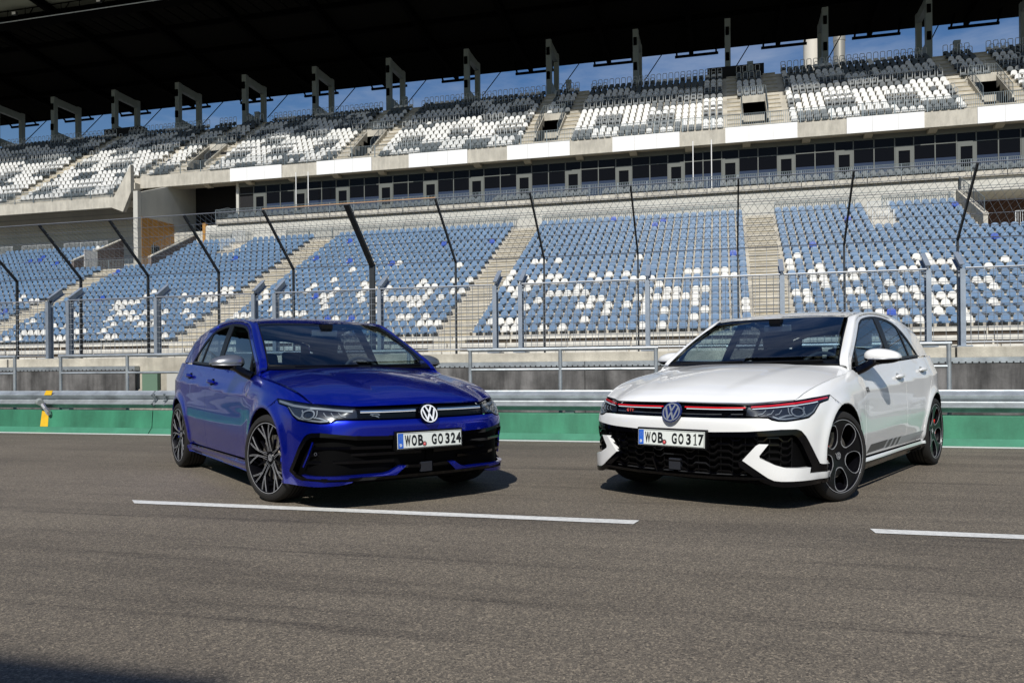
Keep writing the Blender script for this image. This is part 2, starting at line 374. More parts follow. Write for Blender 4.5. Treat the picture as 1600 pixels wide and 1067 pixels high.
# steps in the aisles : two half steps per row, with pale nosing
for x in AIS:
    m = MB()
    for k in range(-3, 20):
        if any(a - .5 < x < c + .5 for a, c in REC) and k >= 15: break
        m.box((x - .85, low_t(k + 1) - .41, low_z(k) + .0), (x + .85, low_t(k + 1) + .002, low_z(k) + RISE / 2))
        m.box((x - .85, low_t(k + 1) - .45, low_z(k) + RISE / 2 - .05), (x + .85, low_t(k + 1) - .41, low_z(k) + RISE / 2), 1)
        m.box((x - .85, low_t(k) - .03, low_z(k) - .06), (x + .85, low_t(k) - .002, low_z(k) + .003), 1)
    m.build('aisle_steps', ['step_concrete', 'concrete'], GS)
# pale seat benches / risers of the empty front rows and the low front fence
m = MB()
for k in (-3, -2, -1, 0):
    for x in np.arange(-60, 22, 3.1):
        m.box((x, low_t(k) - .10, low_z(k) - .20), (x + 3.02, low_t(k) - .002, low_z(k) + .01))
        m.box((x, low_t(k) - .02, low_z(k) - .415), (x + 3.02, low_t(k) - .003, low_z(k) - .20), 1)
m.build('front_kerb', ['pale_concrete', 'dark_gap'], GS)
ff = thing('front_fence', 'low grey bar fence in front of the lowest rows of the stand', 'fence')
m = MB()
for x in np.arange(-50, 20, .14): m.tube([(x, 26.2, .3), (x, 26.2, 1.55)], .011, 3, cap=False)
for z in (.35, 1.55): m.tube([(-50, 26.2, z), (20, 26.2, z)], .022, 5, cap=False)
m.build('bars', 'rail_steel', ff)
for x in np.arange(-50, 20, 2.5):
    m = MB(); m.tube([(x, 26.2, 0), (x, 26.2, 1.6)], .035, 6); m.build('fence_post', 'rail_steel', ff)
# ---- wall behind the lower tier
m = MB(); m.prism([(46.6, 9), (46.6, 12.62), (46.75, 12.8), (51, 12.8), (51, 9)], -41.0, 14.74); m.build('back_wall', 'white_cladding', GS)
m = MB()
for z in (11.9, 12.25): m.box((-40.9, 46.585, z), (S1, 46.6, z + .02))
m.build('wall_joint', 'rail_steel', GS)
def rail(x0, x1, t, z, h, gap=.13, posts=2.0, name='railing', bars=True, mt='rail_steel', r=.022):
    m = MB(); m.tube([(x0, t, z + h), (x1, t, z + h)], r, 5); m.tube([(x0, t, z + .1), (x1, t, z + .1)], r * .7, 4)
    if bars:
        for x in np.arange(x0, x1, gap): m.tube([(x, t, z + .1), (x, t, z + h)], .015, 3, cap=False)
    x = x0
    while x <= x1 + .01: m.box((x - .025, t - .02, z - .35), (x + .025, t + .02, z + h)); x += posts
    return m.build(name, mt, GS)
def srail(x, t0, z0, t1, z1, h=1.0, n=6):
    m = MB(); m.tube([(x, t0, z0 + h), (x, t1, z1 + h)], .025, 5); m.tube([(x, t0, z0 + .12), (x, t1, z1 + .12)], .018, 4)
    for k in range(n * 4 + 1):
        u = k / (n * 4); t = t0 + (t1 - t0) * u; z = z0 + (z1 - z0) * u; m.tube([(x, t, z + (.0 if k % 4 == 0 else .12)), (x, t, z + h)], .026 if k % 4 == 0 else .011, 4 if k % 4 == 0 else 3, cap=False)
    return m.build('railing', 'rail_steel', GS)
for a, c in ((-40.5, -36.6), (-33.5, -14.5), (-12.6, 1.3), (3.5, 8.6), (10.2, 14.4)):
    rail(a, c, 46.45, 11.2, .75, .14, 2.0)
# ---- gallery in front of the glazing
m = MB(); m.prism([(46.4, 12.82), (46.4, 13.16), (48.0, 13.16), (48.0, 13.5), (49.2, 13.5), (49.2, 13.2), (51, 13.2), (51, 12.82)], -39.9, S1); m.build('gallery_slab', 'concrete', GS)
rail(-39.9, S1 - .2, 46.42, 13.16, .80, .12, 2.05)
m = MB(); m.tube([(-39.9, 46.4, 13.96), (-39.9, 50, 13.96)], .025, 5); m.tube([(-39.9, 46.4, 13.9), (-39.9, 48.2, 14.5), (-39.9, 50, 14.1)], .02, 5)
m.build('railing', 'rail_steel', GS)
# ---- glazing
P0, PER = .05, 3.93
GL = thing('glazed_front', 'long band of dark windows and doors between the two seating tiers', 'window front')
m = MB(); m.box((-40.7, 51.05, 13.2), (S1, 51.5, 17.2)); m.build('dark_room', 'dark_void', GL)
for k in range(-10, 7):
    for j, (a, wd) in enumerate(((0, 1.22), (1.22, 1.36), (2.58, 1.35))):
        x0 = P0 + PER * k + a; x1 = x0 + wd
        if x0 < -40.7 or x1 > S1: continue
        if j == 0:
            f = MB(); fr = .2
            f.box((x0 + .04, 50.88, 13.2), (x0 + .04 + fr, 51.0, 16.18)); f.box((x1 - fr - .04, 50.88, 13.2), (x1 - .04, 51.0, 16.18)); f.box((x0 + .04 + fr, 50.88, 15.9), (x1 - fr - .04, 51.0, 16.18)); f.box((x0 + .04 + fr, 50.88, 13.2), (x1 - fr - .04, 51.0, 14.5))
            d = f.build('door', 'window_frame', GL)
            g = MB(); g.box((x0 + .24, 50.95, 14.5), (x1 - .24, 50.98, 15.9)); g.build('pane', 'window_glass', d)
        else:
            f = MB(); f.box((x0 + .03, 50.95, 15.25), (x1 - .03, 51.0, 16.2)); wdw = f.build('window', 'window_glass', GL)
            g = MB(); g.box((x0 + .03, 50.94, 13.25), (x1 - .03, 51.0, 15.24)); g.build('lower_pane', 'window_low', wdw)
        f = MB(); f.box((x0 + .03, 50.95, 16.24), (x1 - .03, 51.0, 16.84)); f.build('window', 'window_glass', GL)
        g = MB(); g.box((x0 - .035, 50.9, 13.2), (x0 + .035, 50.99, 16.9)); g.build('mullion', 'window_frame', GL)
m = MB(); m.box((-40.7, 50.92, 16.19), (S1, 50.985, 16.25)); m.box((-40.7, 50.9, 16.84), (S1, 51.04, 17.2)); m.build('transom', 'window_frame', GL)
m = MB(); m.box((-40.95, 50.85, 11.0), (-40.7, 51.2, 17.2)); m.build('end_post', 'white_cladding', GL)
for x in (-.66, -1.96, -34.06, -32.94):
    m = MB(); m.tube([(x, 49.0, 13.3), (x, 49.0, 17.2)], .035, 8); tag(m.build('white_pole', 'white_panel', smooth=True), {-.66: 'right one of the two thin white poles before the windows right of centre', -1.96: 'left one of the two thin white poles before the windows right of centre', -34.06: 'left one of the two thin white poles at the left windows', -32.94: 'right one of the two thin white poles at the left windows'}.get(x, 'thin white pole at the windows beyond the picture'), 'pole', 'white poles before the windows')
# ---- upper tier
UR, UH, UT, UZ, UN = .80, .568, 50.13, 18.10, 14
def up_t(k): return UT + UR * k
def up_z(k): return UZ + UH * k
VOM = [-45.6, -29.5, -13.42, 2.5, 18.6]              # centres of the mid tier entrances
XL = -50.1
def upper(x0, x1, k0, k1):
    p = [(up_t(k0), up_z(k0) - 1.0), ]
    for k in range(k0, k1): p += [(up_t(k), up_z(k)), (up_t(k + 1), up_z(k))]
    return p + [(up_t(k1), up_z(k1) - 1.4)]
def uslab(x0, x1, k0, k1): m = MB(); m.prism(upper(x0, x1, k0, k1), x0, x1); m.build('upper_terrace', 'terrace_concrete', GS)
cuts = [XL] + [v for c in VOM for v in (c - .85, c + .85)] + [S1]
VK = (2, 6)
uslab(XL, S1, 0, VK[0]); uslab(XL, S1, VK[1] + 0, UN)
for a, c in zip(cuts[::2], cuts[1::2]): uslab(a, c, VK[0], VK[1])
uslab(S0, XL - .0, -4, UN)
for c in VOM:
    m = MB()
    zf = up_z(2) - .55; tb = up_t(6) + .0
    m.box((c - .85, up_t(2), zf - .3), (c + .85, tb + 4, zf))                       # floor
    m.build('entrance_floor', 'step_concrete', GS)
    m = MB(); m.box((c - .86, tb, zf + 1.35), (c + .86, tb + .2, up_z(6) + .55)); m.build('entrance_lintel', 'concrete', GS)
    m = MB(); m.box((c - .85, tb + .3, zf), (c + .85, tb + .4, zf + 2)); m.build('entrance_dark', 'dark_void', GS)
    for sx in (-1, 1):
        x = c + sx * .92
        m = MB(); m.prism([(up_t(2), zf), (up_t(2), up_z(2) + .25), (tb + .1, up_z(6) + .5), (tb + .1, zf)], x - .07, x + .07); m.build('entrance_side_wall', 'concrete', GS)
        srail(x, up_t(2), up_z(2) + .2, tb, up_z(6) + .45, .75, 4)
    m = MB(); m.tube([(c - .9, tb, up_z(6) + 1.25), (c + .9, tb, up_z(6) + 1.25)], .025, 5)
    for q in np.arange(c - .9, c + .91, .15): m.tube([(q, tb, up_z(6) + .5), (q, tb, up_z(6) + 1.25)], .010, 3, cap=False)
    m.build('railing', 'rail_steel', GS)
    for sx in (-1, 1):      # flanking stairs
        m = MB(); xc = c + sx * 1.5
        for k in range(0, UN):
            m.box((xc - .5, up_t(k + 1) - .4, up_z(k)), (xc + .5, up_t(k + 1) + .002, up_z(k) + UH / 2))
            m.box((xc - .5, up_t(k + 1) - .43, up_z(k) + UH / 2 - .05), (xc + .5, up_t(k + 1) - .4, up_z(k) + UH / 2 + .003), 1)
        m.build('aisle_steps', ['step_concrete', 'concrete'], GS)
    m = MB(); m.box((c - .22, 61.45, up_z(13)), (c + .22, 61.75, up_z(13) + 1.6)); m.box((c - .25, 61.42, up_z(13) + 1.4), (c + .25, 61.78, up_z(13) + 1.63)); m.build('pillar', 'column_paint', GS)
ULA = [-61.5, -77.6]
for c in ULA:
    m = MB()
    for k in range(-4, UN): m.box((c - .6, up_t(k + 1) - .4, up_z(k)), (c + .6, up_t(k + 1) + .002, up_z(k) + UH / 2))
    m.build('aisle_steps', 'step_concrete', GS)
# parapet and soffit of the upper tier
m = MB(); m.prism([(50.0, 17.15), (50.0, 18.2), (50.11, 18.2), (50.11, 17.3), (50.3, 17.15)], XL, S1); m.build('parapet', 'concrete', GS)
m = MB(); m.prism([(50.3, 17.2), (51.6, 17.2), (64, 25.0), (64, 25.4), (51.6, 17.6), (50.3, 17.5)], XL, S1); m.build('soffit', 'soffit', GS)
for x in np.arange(XL + 2.2, S1, 4.12):
    m = MB(); m.prism([(50.02, 17.14), (50.9, 17.14), (50.9, 16.95), (50.5, 16.95)], x, x + .55); m.build('rib', 'soffit', GS)
for x0 in (-1.1, -65.2):
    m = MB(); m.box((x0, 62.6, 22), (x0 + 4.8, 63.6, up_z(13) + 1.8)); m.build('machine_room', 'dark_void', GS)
for k in range(-1, 8):
    x0 = -40.9 + 8.245 * k
    if k == -1: continue
    m = MB()
    for j in range(3): m.box((x0 + j * 1.66, 49.90, 17.13), (x0 + j * 1.66 + 1.645, 49.98, 18.24))
    m.build('parapet_panel', 'white_panel', GS)
rail(XL, S1, 50.05, 18.2, 1.0, .13, 2.06)
# lower left part of the upper tier
m = MB(); m.prism([(46.2, 14.72), (46.2, 15.58), (46.35, 15.58), (46.35, up_z(-4)), (46.9, up_z(-4)), (46.9, 14.8)], S0, -49.8); m.build('parapet', 'concrete', GS)
m = MB(); m.prism([(46.5, 14.75), (50.5, 15.6), (64, 25.0), (64, 25.4), (50.5, 16.3), (46.5, 15.2)], S0, XL - .02); m.build('soffit', 'soffit', GS)
rail(S0, -49.85, 46.25, 15.6, .95, .13, 2.0)
m = MB()   # raking stair flight between the two parapet levels
m.prism([(-49.8, 14.7), (-49.8, 15.6), (-49.6, 15.6), (-47.9, 18.2), (-47.9, 15.9), (-48.7, 14.3)], 46.2, 46.6, axis='y')
m.build('raking_beam', 'concrete', GS)
srail2 = MB(); srail2.tube([(-49.8, 46.3, 16.55), (-47.9, 46.3, 19.1)], .025, 5)
for k in range(17):
    u = k / 16; srail2.tube([(-49.8 + 1.9 * u, 46.3, 15.6 + 2.6 * u), (-49.8 + 1.9 * u, 46.3, 16.55 + 2.55 * u)], .026 if k % 4 == 0 else .01, 4, cap=False)
srail2.build('railing', 'rail_steel', GS)
# left end wall with wood cladding, column, recess
m = MB(); m.box((-47.75, 46.3, 9.2), (-47.32, 46.75, 16.0)); m.build('column', 'white_cladding', GS)
m = MB(); m.prism([(46.8, 13.9), (46.8, 16.0), (50, 17.1), (52, 17.6), (60, 22.3), (60, 13.9)], -47.7, -47.34); m.build('end_wall', 'white_cladding', GS)
m = MB(); m.box((-47.7, 46.76, 9.2), (-47.30, 50.9, 13.92)); m.build('wood_panel', 'wood_cladding', GS)
m = MB(); m.box((-47.7, 50.9, 9), (-47.34, 60, 13.9)); m.build('end_wall', 'white_cladding', GS)
m = MB(); m.box((-47.29, 47.9, 10.9), (-47.26, 48.9, 11.7)); f = m.build('wall_sign', 'window_frame', GS)
m = MB(); m.box((-47.26, 47.97, 10.96), (-47.25, 48.83, 11.64)); m.build('sign_face', 'dark_void', f)
m = MB(); m.box((-47.3, 50.9, 9.2), (-41.0, 51.2, 13.2)); m.build('recess_wall', 'white_cladding', GS)
m = MB(); m.box((-41.3, 46.62, 9.2), (-41.0, 46.9, 13.0)); m.build('corner_post', 'wood_cladding', GS)
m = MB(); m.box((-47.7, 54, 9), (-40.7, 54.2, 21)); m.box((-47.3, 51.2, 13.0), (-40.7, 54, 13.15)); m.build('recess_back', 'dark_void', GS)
m = MB(); m.box((S0, 50.6, 9), (-47.75, 51.0, 17)); m.build('left_wall', 'white_cladding', GS)
q = MB()
for z in np.arange(10.2, 15.2, .55): q.box((S0, 50.58, z), (-47.8, 50.6, z + .03))
q.build('wall_joint', 'rail_steel', GS)
for a, c in ((-64, -60.5), (-59.5, -56), (-55, -50.5)): rail(a, c, 46.5, 11.2, .75, .14, 1.7, mt='tube')
# wedge walls of the entrances
def wedge(x, mt='brick_wall'):
    m = MB(); m.prism([(41.2, 8.6), (41.2, 9.5), (46.6, 12.0), (46.6, 8.6)], x - .12, x + .12); m.build('entrance_side_wall', mt, GS)
    m = MB(); m.prism([(41.15, 9.5), (41.15, 9.6), (46.6, 12.12), (46.6, 12.02)], x - .15, x + .15); m.build('wall_coping', 'concrete', GS)
wedge(-49.1); wedge(-42.0); wedge(14.75, 'concrete')
srail(-42.0, 41.6, 9.75, 46.4, 12.0, .9, 5); srail(14.75, 41.4, 9.65, 46.4, 12.0, .9, 5)
m = MB(); m.box((-48.96, 42.2, 9.2), (-48.93, 43.6, 10.6)); m.build('service_door', 'white_panel', GS)
m = MB(); m.box((15.1, 50, 8.6), (S1, 50.2, 12)); m.build('entrance_back_wall', 'brown_wall', GS)
m = MB(); m.box((14.9, 46.6, 11.95), (S1, 51, 12.8)); m.build('back_wall', 'white_cladding', GS)
rail(16.6, 20, 42.2, 8.75, 1.05, .12, 1.9, mt='tube'); rail(-48.7, -42.5, 42.4, 8.75, .9, .14, 1.9)
# the two small gates in the top rows
for a, c, k in ((8.85, 10.2, 16), (-37.6, -36.5, 18)):
    rail(a, c, low_t(k), low_z(k), 1.0, .09, 1.2, mt='tube'); rail(a, c, low_t(k + 2), low_z(k + 2), 1.0, .09, 1.2, mt='tube')
# ---- roof, frames
for k in range(-2, 13):
    x = -73.4 + 8.23 * k
    m = MB(); wd = .25
    m.box((x - wd, 64.0, 20), (x + wd, 64.5, 32.1))
    m.box((x - wd * .9, 67.5, 20), (x + wd * .9, 68.0, 32.05))
    m.prism([(64.5, 31.3), (64.5, 32.05), (67.5, 31.95), (67.5, 31.2)], x - wd * .85, x + wd * .85)
    m.prism([(64.5, 27.4), (64.5, 28.2), (67.5, 28.0), (67.5, 27.2)], x - wd * .85, x + wd * .85)
    m.build('roof_frame', 'column_paint', GS)
    m = MB()
    for z in (28.3, 30.6): m = MB(); m.box((x - wd * .5 - .05, 63.85, z), (x + wd * .5, 64.0, z + .7)); m.build('roof_bracket', 'roof_beam', GS)
    m = MB(); m.tube([(x + .5, 67.7, 28.6), (x + 2.2, 69.6, 31.9)], .05, 5); m.build('brace', 'roof_beam', GS)
    m = MB(); m.tube([(x + 3.2, 71.0, 31.75), (x + 7.4, 71.0, 31.75)], .14, 6); m.tube([(x + 3.4, 70.9, 31.75), (x + 3.4, 69, 33)], .1, 5); m.tube([(x + 7.2, 70.9, 31.75), (x + 7.2, 69, 33)], .1, 5); m.build('gutter_pipe', 'roof_beam', GS)
def rz(t): return 32.3 + .13 * (71.5 - t)
RX0, RX1 = -120, 60
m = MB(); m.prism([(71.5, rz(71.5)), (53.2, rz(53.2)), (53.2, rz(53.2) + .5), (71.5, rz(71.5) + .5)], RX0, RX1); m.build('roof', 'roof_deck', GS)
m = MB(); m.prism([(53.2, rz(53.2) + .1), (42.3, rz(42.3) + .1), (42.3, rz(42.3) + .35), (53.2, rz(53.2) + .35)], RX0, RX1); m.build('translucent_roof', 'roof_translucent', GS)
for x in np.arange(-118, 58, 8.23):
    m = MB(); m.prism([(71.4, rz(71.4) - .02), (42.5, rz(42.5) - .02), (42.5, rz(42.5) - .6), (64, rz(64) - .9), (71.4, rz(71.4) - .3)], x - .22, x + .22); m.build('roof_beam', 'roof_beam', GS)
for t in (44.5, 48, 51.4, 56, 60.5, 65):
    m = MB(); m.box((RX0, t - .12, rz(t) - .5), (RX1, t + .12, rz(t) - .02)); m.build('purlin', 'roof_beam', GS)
# catwalk below the translucent strip
CW = thing('catwalk', 'dark steel catwalk with hand rails hanging under the roof at upper left', 'catwalk')
m = MB(); m.box((-100, 50.5, 33.92), (20, 51.9, 34.02)); m.build('deck', 'roof_beam', CW)
m = MB(); m.tube([(-100, 50.5, 35.0), (20, 50.5, 35.0)], .045, 5); m.tube([(-100, 50.5, 34.5), (20, 50.5, 34.5)], .03, 4)
m.tube([(-100, 50.45, 33.97), (20, 50.45, 33.97)], .05, 5, mi=1)
for x in np.arange(-100, 20, 2.05): m.tube([(x, 50.5, 34), (x, 50.5, 35.1)], .04, 4)
m.build('railing', ['roof_beam', 'galvanised'], CW)
m = MB()
for x in np.arange(-100, 20, 4.1): m.tube([(x, 50.6, 34), (x + .8, 50.6, rz(50.6))], .06, 4); m.tube([(x, 51.8, 34), (x - .8, 51.8, rz(51.8))], .06, 4)
for x in np.arange(-100, 20, 1.37): m.box((x, 51.95, 34.0), (x + .12, 55.5, 34.1))
m.build('hanger', 'roof_beam', CW)
for i, x in enumerate((-64.0, -54.5)):
    f = thing('floodlight', ['left floodlight clamped to the dark catwalk under the roof', 'right floodlight clamped to the dark catwalk under the roof'][i], 'floodlight', (x, 50.2, 34.5), group='floodlights on the catwalk')
    m = MB(); m.box((-.25, -.12, -.14), (.25, .12, .18)); m.build('housing', 'dark_post', f, bevel=.03)
    m = MB(); m.box((-.2, -.14, -.1), (.2, -.125, .14)); m.build('lens', 'white_panel', f)
    m = MB(); m.tube([(0, .1, 0), (0, .3, -.5)], .05, 5); m.build('bracket', 'roof_beam', f)
# towers beyond the stand
m = MB(); m.tube([(10.3, 88, 0), (10.3, 88, 46)], .95, 20); tag(m.build('chimney', 'tower_white', smooth=True), 'thick white round chimney seen in the gap under the roof', 'chimney')
m = MB(); m.tube([(13.0, 86, 0), (13.0, 86, 37.2), (13.0, 86, 37.25), (13.0, 86, 46)], [.62, .62, .66, .66], 16); tag(m.build('steel_mast', 'tower_steel', smooth=True), 'thinner dark grey round mast right of the white chimney', 'mast')
# ---- seats
def shell_mesh(name, mats, frame=False, wtop=.30, wbot=.415, h=.36, pan=.22):
    m = MB(); n = 8
    # back : arch outline, slightly curved, both faces and the rim
    def outline(y, inset=0):
        pts = []
        for k in range(n + 1):
            a = math.pi * k / n; ca = math.cos(a); sa = math.sin(a)
            x = (abs(ca) ** .78) * (1 if ca >= 0 else -1) * (wbot / 2 - .03 * sa ** 2 - inset)
            z = pan + .08 + (h - .08 - inset) * sa ** .55 if sa > 1e-6 else pan + .02
            pts.append((x, y + .05 * (sa ** .6 if sa > 0 else 0), z))
        return pts
    A = outline(0); B_ = outline(.035, .012); k0 = len(A)
    m.add(A + B_, [tuple(range(k0)), tuple(range(k0, 2 * k0))[::-1]] + [(i, i + 1, k0 + i + 1, k0 + i) for i in range(k0 - 1)] + [(k0 - 1, 0, k0, 2 * k0 - 1)])
    # pan
    w2 = wbot / 2
    m.add([(-w2, .01, pan + .03), (w2, .01, pan + .03), (w2 - .01, -.30, pan + .06), (w2 - .05, -.40, pan + .03), (-w2 + .05, -.40, pan + .03), (-w2 + .01, -.30, pan + .06),
           (-w2, .01, pan - .03), (w2, .01, pan - .03), (w2 - .01, -.30, pan - .01), (w2 - .05, -.40, pan - .04), (-w2 + .05, -.40, pan - .04), (-w2 + .01, -.30, pan - .01)],
          [(0, 1, 2, 5), (5, 2, 3, 4), (6, 11, 8, 7), (11, 10, 9, 8), (1, 7, 8, 2), (2, 8, 9, 3), (3, 9, 10, 4), (4, 10, 11, 5), (5, 11, 6, 0)])
    # bracket
    m.box((-.03, -.2, pan - .12), (.03, .08, pan - .03), 1); m.box((-.035, .03, pan - .20), (.035, .10, pan + .06), 1)
    if frame:
        z1 = pan + h + frame; y = .11
        m.tube([(-.17, y, pan - .1), (-.17, y, z1 - .08), (-.13, y, z1 - .01), (0, y, z1), (.13, y, z1 - .01), (.17, y, z1 - .08), (.17, y, pan - .1)], .027, 4, 2, cap=False)
    me = bpy.data.meshes.new(name); me.from_pydata(m.v, [], m.f)
    for q in mats: me.materials.append(M[q])
    me.polygons.foreach_set('material_index', m.m)
    return me, m
SH = {}
for key, mt in (('blue', 'shell_blue'), ('dark', 'shell_dark_blue'), ('white', 'shell_white')):
    SH[key] = shell_mesh('seat_shell', [mt, 'rail_steel'])
for key, mt in (('grey', 'shell_grey'), ('pale', 'shell_pale')):
    SH[key] = shell_mesh('seat_shell', [mt, 'rail_steel', 'tube'], wbot=.44, h=.46, pan=.36)
    SH[key + '_tall'] = shell_mesh('seat_shell', [mt, 'rail_steel', 'tube'], frame=.50, wbot=.43, h=.34, pan=.36)
LMATS = ['shell_blue', 'shell_dark_blue', 'shell_white', 'rail_steel']; 
def proj(s, t, z):
    a = (math.cos(-.2585), math.sin(-.2585)); s_, t_ = s, t + 10.3237
    X = s_ * a[0] - t_ * a[1] * 1; 
    X = s_ * a[0] + t_ * math.sin(.2585); Y = -s_ * math.sin(.2585) + t_ * a[0]
    return 800 + 1245.65 * X / Y, 573 + 1245.65 * (.9753 - z) / Y - .0089 * 1245.65 * X / Y, Y
ORD = [''] + 'first second third fourth fifth sixth seventh eighth ninth tenth eleventh twelfth thirteenth fourteenth fifteenth sixteenth seventeenth eighteenth nineteenth twentieth twenty-first twenty-second twenty-third twenty-fourth twenty-fifth twenty-sixth twenty-seventh twenty-eighth twenty-ninth thirtieth thirty-first thirty-second thirty-third'.split()
AN = {-45.3: 'the steps at far left', -29.6: "the blue car's left steps", -13.6: "the blue car's right steps", 2.4: "the white car's steps"}
AN = {-45.3: 'far left steps', -29.6: 'steps above the blue roof', -13.6: 'steps between the cars', 2.4: 'steps above the white roof', 18.4: 'rightmost steps'}
seats = []; rnd = random.Random(5)
bl = list(zip(AIS, AIS[1:] ))
for (a, c) in bl:
    n = int((c - a - 1.8) / .5); x0 = a + (c - a) / 2 - (n - 1) * .25
    for k in range(0, 21):
        for j in range(n):
            x = x0 + j * .5
            if k >= 15 and any(q0 - .4 < x < q1 + .3 for q0, q1 in REC): continue
            if k >= 16 and 8.75 < x < 10.3: continue
            if k >= 17 and -37.7 < x < -36.3: continue
            if x < -70: continue
            pw = .22 if k < 9 else (.045 if k < 12 else .003)
            if x < -38: pw *= .8
            r = rnd.random(); col = 'white' if r < pw else ('dark' if r < pw + (.012 if k < 12 else .02) else 'blue')
            if col == 'blue' and rnd.random() < .05: pass
            t = low_t(k) + .50; z = low_z(k)
            px, py, Y = proj(x, t, z + .6)
            seats.append([x, t, z, col, k, j, n, a, c, px, py, Y])
# the white seats come in little runs
for i in range(1, len(seats)):
    if seats[i - 1][3] == 'white' and seats[i][4] == seats[i - 1][4] and rnd.random() < .22 and seats[i][3] == 'blue': seats[i][3] = 'white'
def hidden(px, py):
    return (262 < px < 700 and py > 497 + max(0, abs(px - 480) - 90) * .25) or (1060 < px < 1440 and py > 488 + max(0, abs(px - 1260) - 90) * .25)
vis = [q for q in seats if -5 < q[9] < 1605 and q[10] < 530 and not hidden(q[9], q[10])]
vis.sort(key=lambda q: q[11]); near = set(id(q) for q in vis[:300])
cn = {'blue': 'light blue', 'dark': 'dark blue', 'white': 'white'}
stuff = MB()
for q in seats:
    x, t, z, col, k, j, n, a, c = q[:9]
    if id(q) in near:
        o = bpy.data.objects.new('stadium_seat', SH[col][0]); COL.objects.link(o); o.location = (x, t, z)
        if j + 1 <= n - j or c not in AN: pos = f'{ORD[j + 1]} right of the {AN.get(a, "steps")}'
        else: pos = f'{ORD[n - j]} left of the {AN.get(c, "steps")}'
        row = 'bottom row' if k == 0 else ORD[k + 1] + ' row up'
        tag(o, f'{cn[col]} seat, {row}, {pos}', 'seat', 'shell seats of the lower stand')
    elif -60 < q[9] < 1680 or True:
        mi = {'blue': 0, 'dark': 1, 'white': 2}[col]; src = SH[col][1]
        n0 = len(stuff.v); stuff.v += [(v[0] + x, v[1] + t, v[2] + z) for v in src.v]; stuff.f += [tuple(i + n0 for i in f) for f in src.f]; stuff.m += [mi if mm == 0 else 3 for mm in src.m]
o = stuff.build('seat_rows', LMATS); tag(o, 'far rows of light blue shell seats with a few white and dark blue ones', 'seats', kind='stuff')
# grey seats of the gallery
gal = MB(); src = shell_mesh('g', ['shell_grey', 'rail_steel'], wbot=.42, h=.40, pan=.34)[1]
for k, (t, z) in enumerate(((47.6, 13.16), (48.5, 13.5))):
    for x in np.arange(-39.4, 28, .52):
        if (x + 100) % 8.23 < .9: continue
        n0 = len(gal.v); gal.v += [(v[0] + x, v[1] + t, v[2] * .85 + z) for v in src.v]; gal.f += [tuple(i + n0 for i in f) for f in src.f]; gal.m += src.m
tag(gal.build('gallery_seats', ['shell_grey', 'rail_steel']), 'two rows of small grey seats behind the gallery railing', 'seats', kind='stuff')
# upper tier seats
PAT = {0: ('GGPPPPPGGPPGGG', (7, 8, 12, 13)), 1: ('PPGGGPPGGGPPGG', (2, 3, 7, 8, 13)), 2: ('GGPPPPGGPPPGGG', (6, 7, 11, 13)), 3: ('PPPGGPPPGGGPPG', (3, 4, 8, 9, 12, 13))}
ups = []; sp = .52
def blocked(x, k):
    for c in VOM:
        if 1.0 < abs(x - c) < 2.15: return True
        if abs(x - c) <= 1.0 and k < 7: return True
    for c in ULA:
        if abs(x - c) < .85: return True
    return False
for i, x in enumerate(np.arange(S0 + 2, S1 - 2, sp)):
    x = float(x); ci = int((x + 200 + .6) // 2.1) 
    for k in range(-4 if x < XL - .6 else 0, 14):
        if x >= XL - .6 and x < XL + .3: continue
        if blocked(x, k): continue
        kk = k if k >= 0 else k + 6
        pat, fr = PAT[(ci % 2) + 2 * ((ci // 5) % 2)]; sh = (ci // 3) % 2
        g = pat[(kk + sh) % 14]; key = 'grey' if g == 'G' else 'pale'
        if rnd.random() < .03: key = 'pale' if key == 'grey' else 'grey'
        if kk in fr or (kk + sh) in fr[:2]: key += '_tall'
        t = up_t(k) + .48; z = up_z(k); px, py, Y = proj(x, t, z + .6); ups.append([x, t, z, key, k, px, py, Y])
vis = [q for q in ups if -5 < q[5] < 1605 and q[6] > -5]; vis.sort(key=lambda q: q[7]); near = set(id(q) for q in vis[:300])
UM = ['shell_grey', 'shell_pale', 'rail_steel', 'tube']; stuff = MB(); cnt = {}
for q in ups:
    x, t, z, key, k = q[:5]
    if id(q) in near:
        o = bpy.data.objects.new('framed_seat', SH[key][0]); COL.objects.link(o); o.location = (x, t, z)
        c = min(VOM, key=lambda v: abs(v - x)); side = 'right' if x > c else 'left'; n = max(1, int(round((abs(x - c) - 2.3) / sp)) + 1)
        nm = {2.5: 'white car entrance', 18.6: 'rightmost entrance', -13.42: 'central entrance', -29.5: 'blue car entrance', -45.6: 'leftmost entrance'}[c]
        n = int(round(abs(x - c) / sp)); w_ = f"{ORD[max(n, 1)]} {side} of the {nm}" if n else f'midway above the {nm}'
        tag(o, f"{'grey' if 'grey' in key else 'pale'} {'framed ' if 'tall' in key else ''}seat, {ORD[k + 5] if k < 0 else ORD[k + 1]} row up, {w_}", 'seat', 'grey and pale seats of the upper stand')
    else:
        src = SH[key][1]; mi = {'grey': 0, 'pale': 1}[key.split('_')[0]]
        n0 = len(stuff.v); stuff.v += [(v[0] + x, v[1] + t, v[2] + z) for v in src.v]; stuff.f += [tuple(i + n0 for i in f) for f in src.f]; stuff.m += [mi if mm == 0 else mm + 1 for mm in src.m]
tag(stuff.build('upper_seat_rows', UM), 'far rows of grey and pale seats with tube frames on the upper tier', 'seats', kind='stuff')

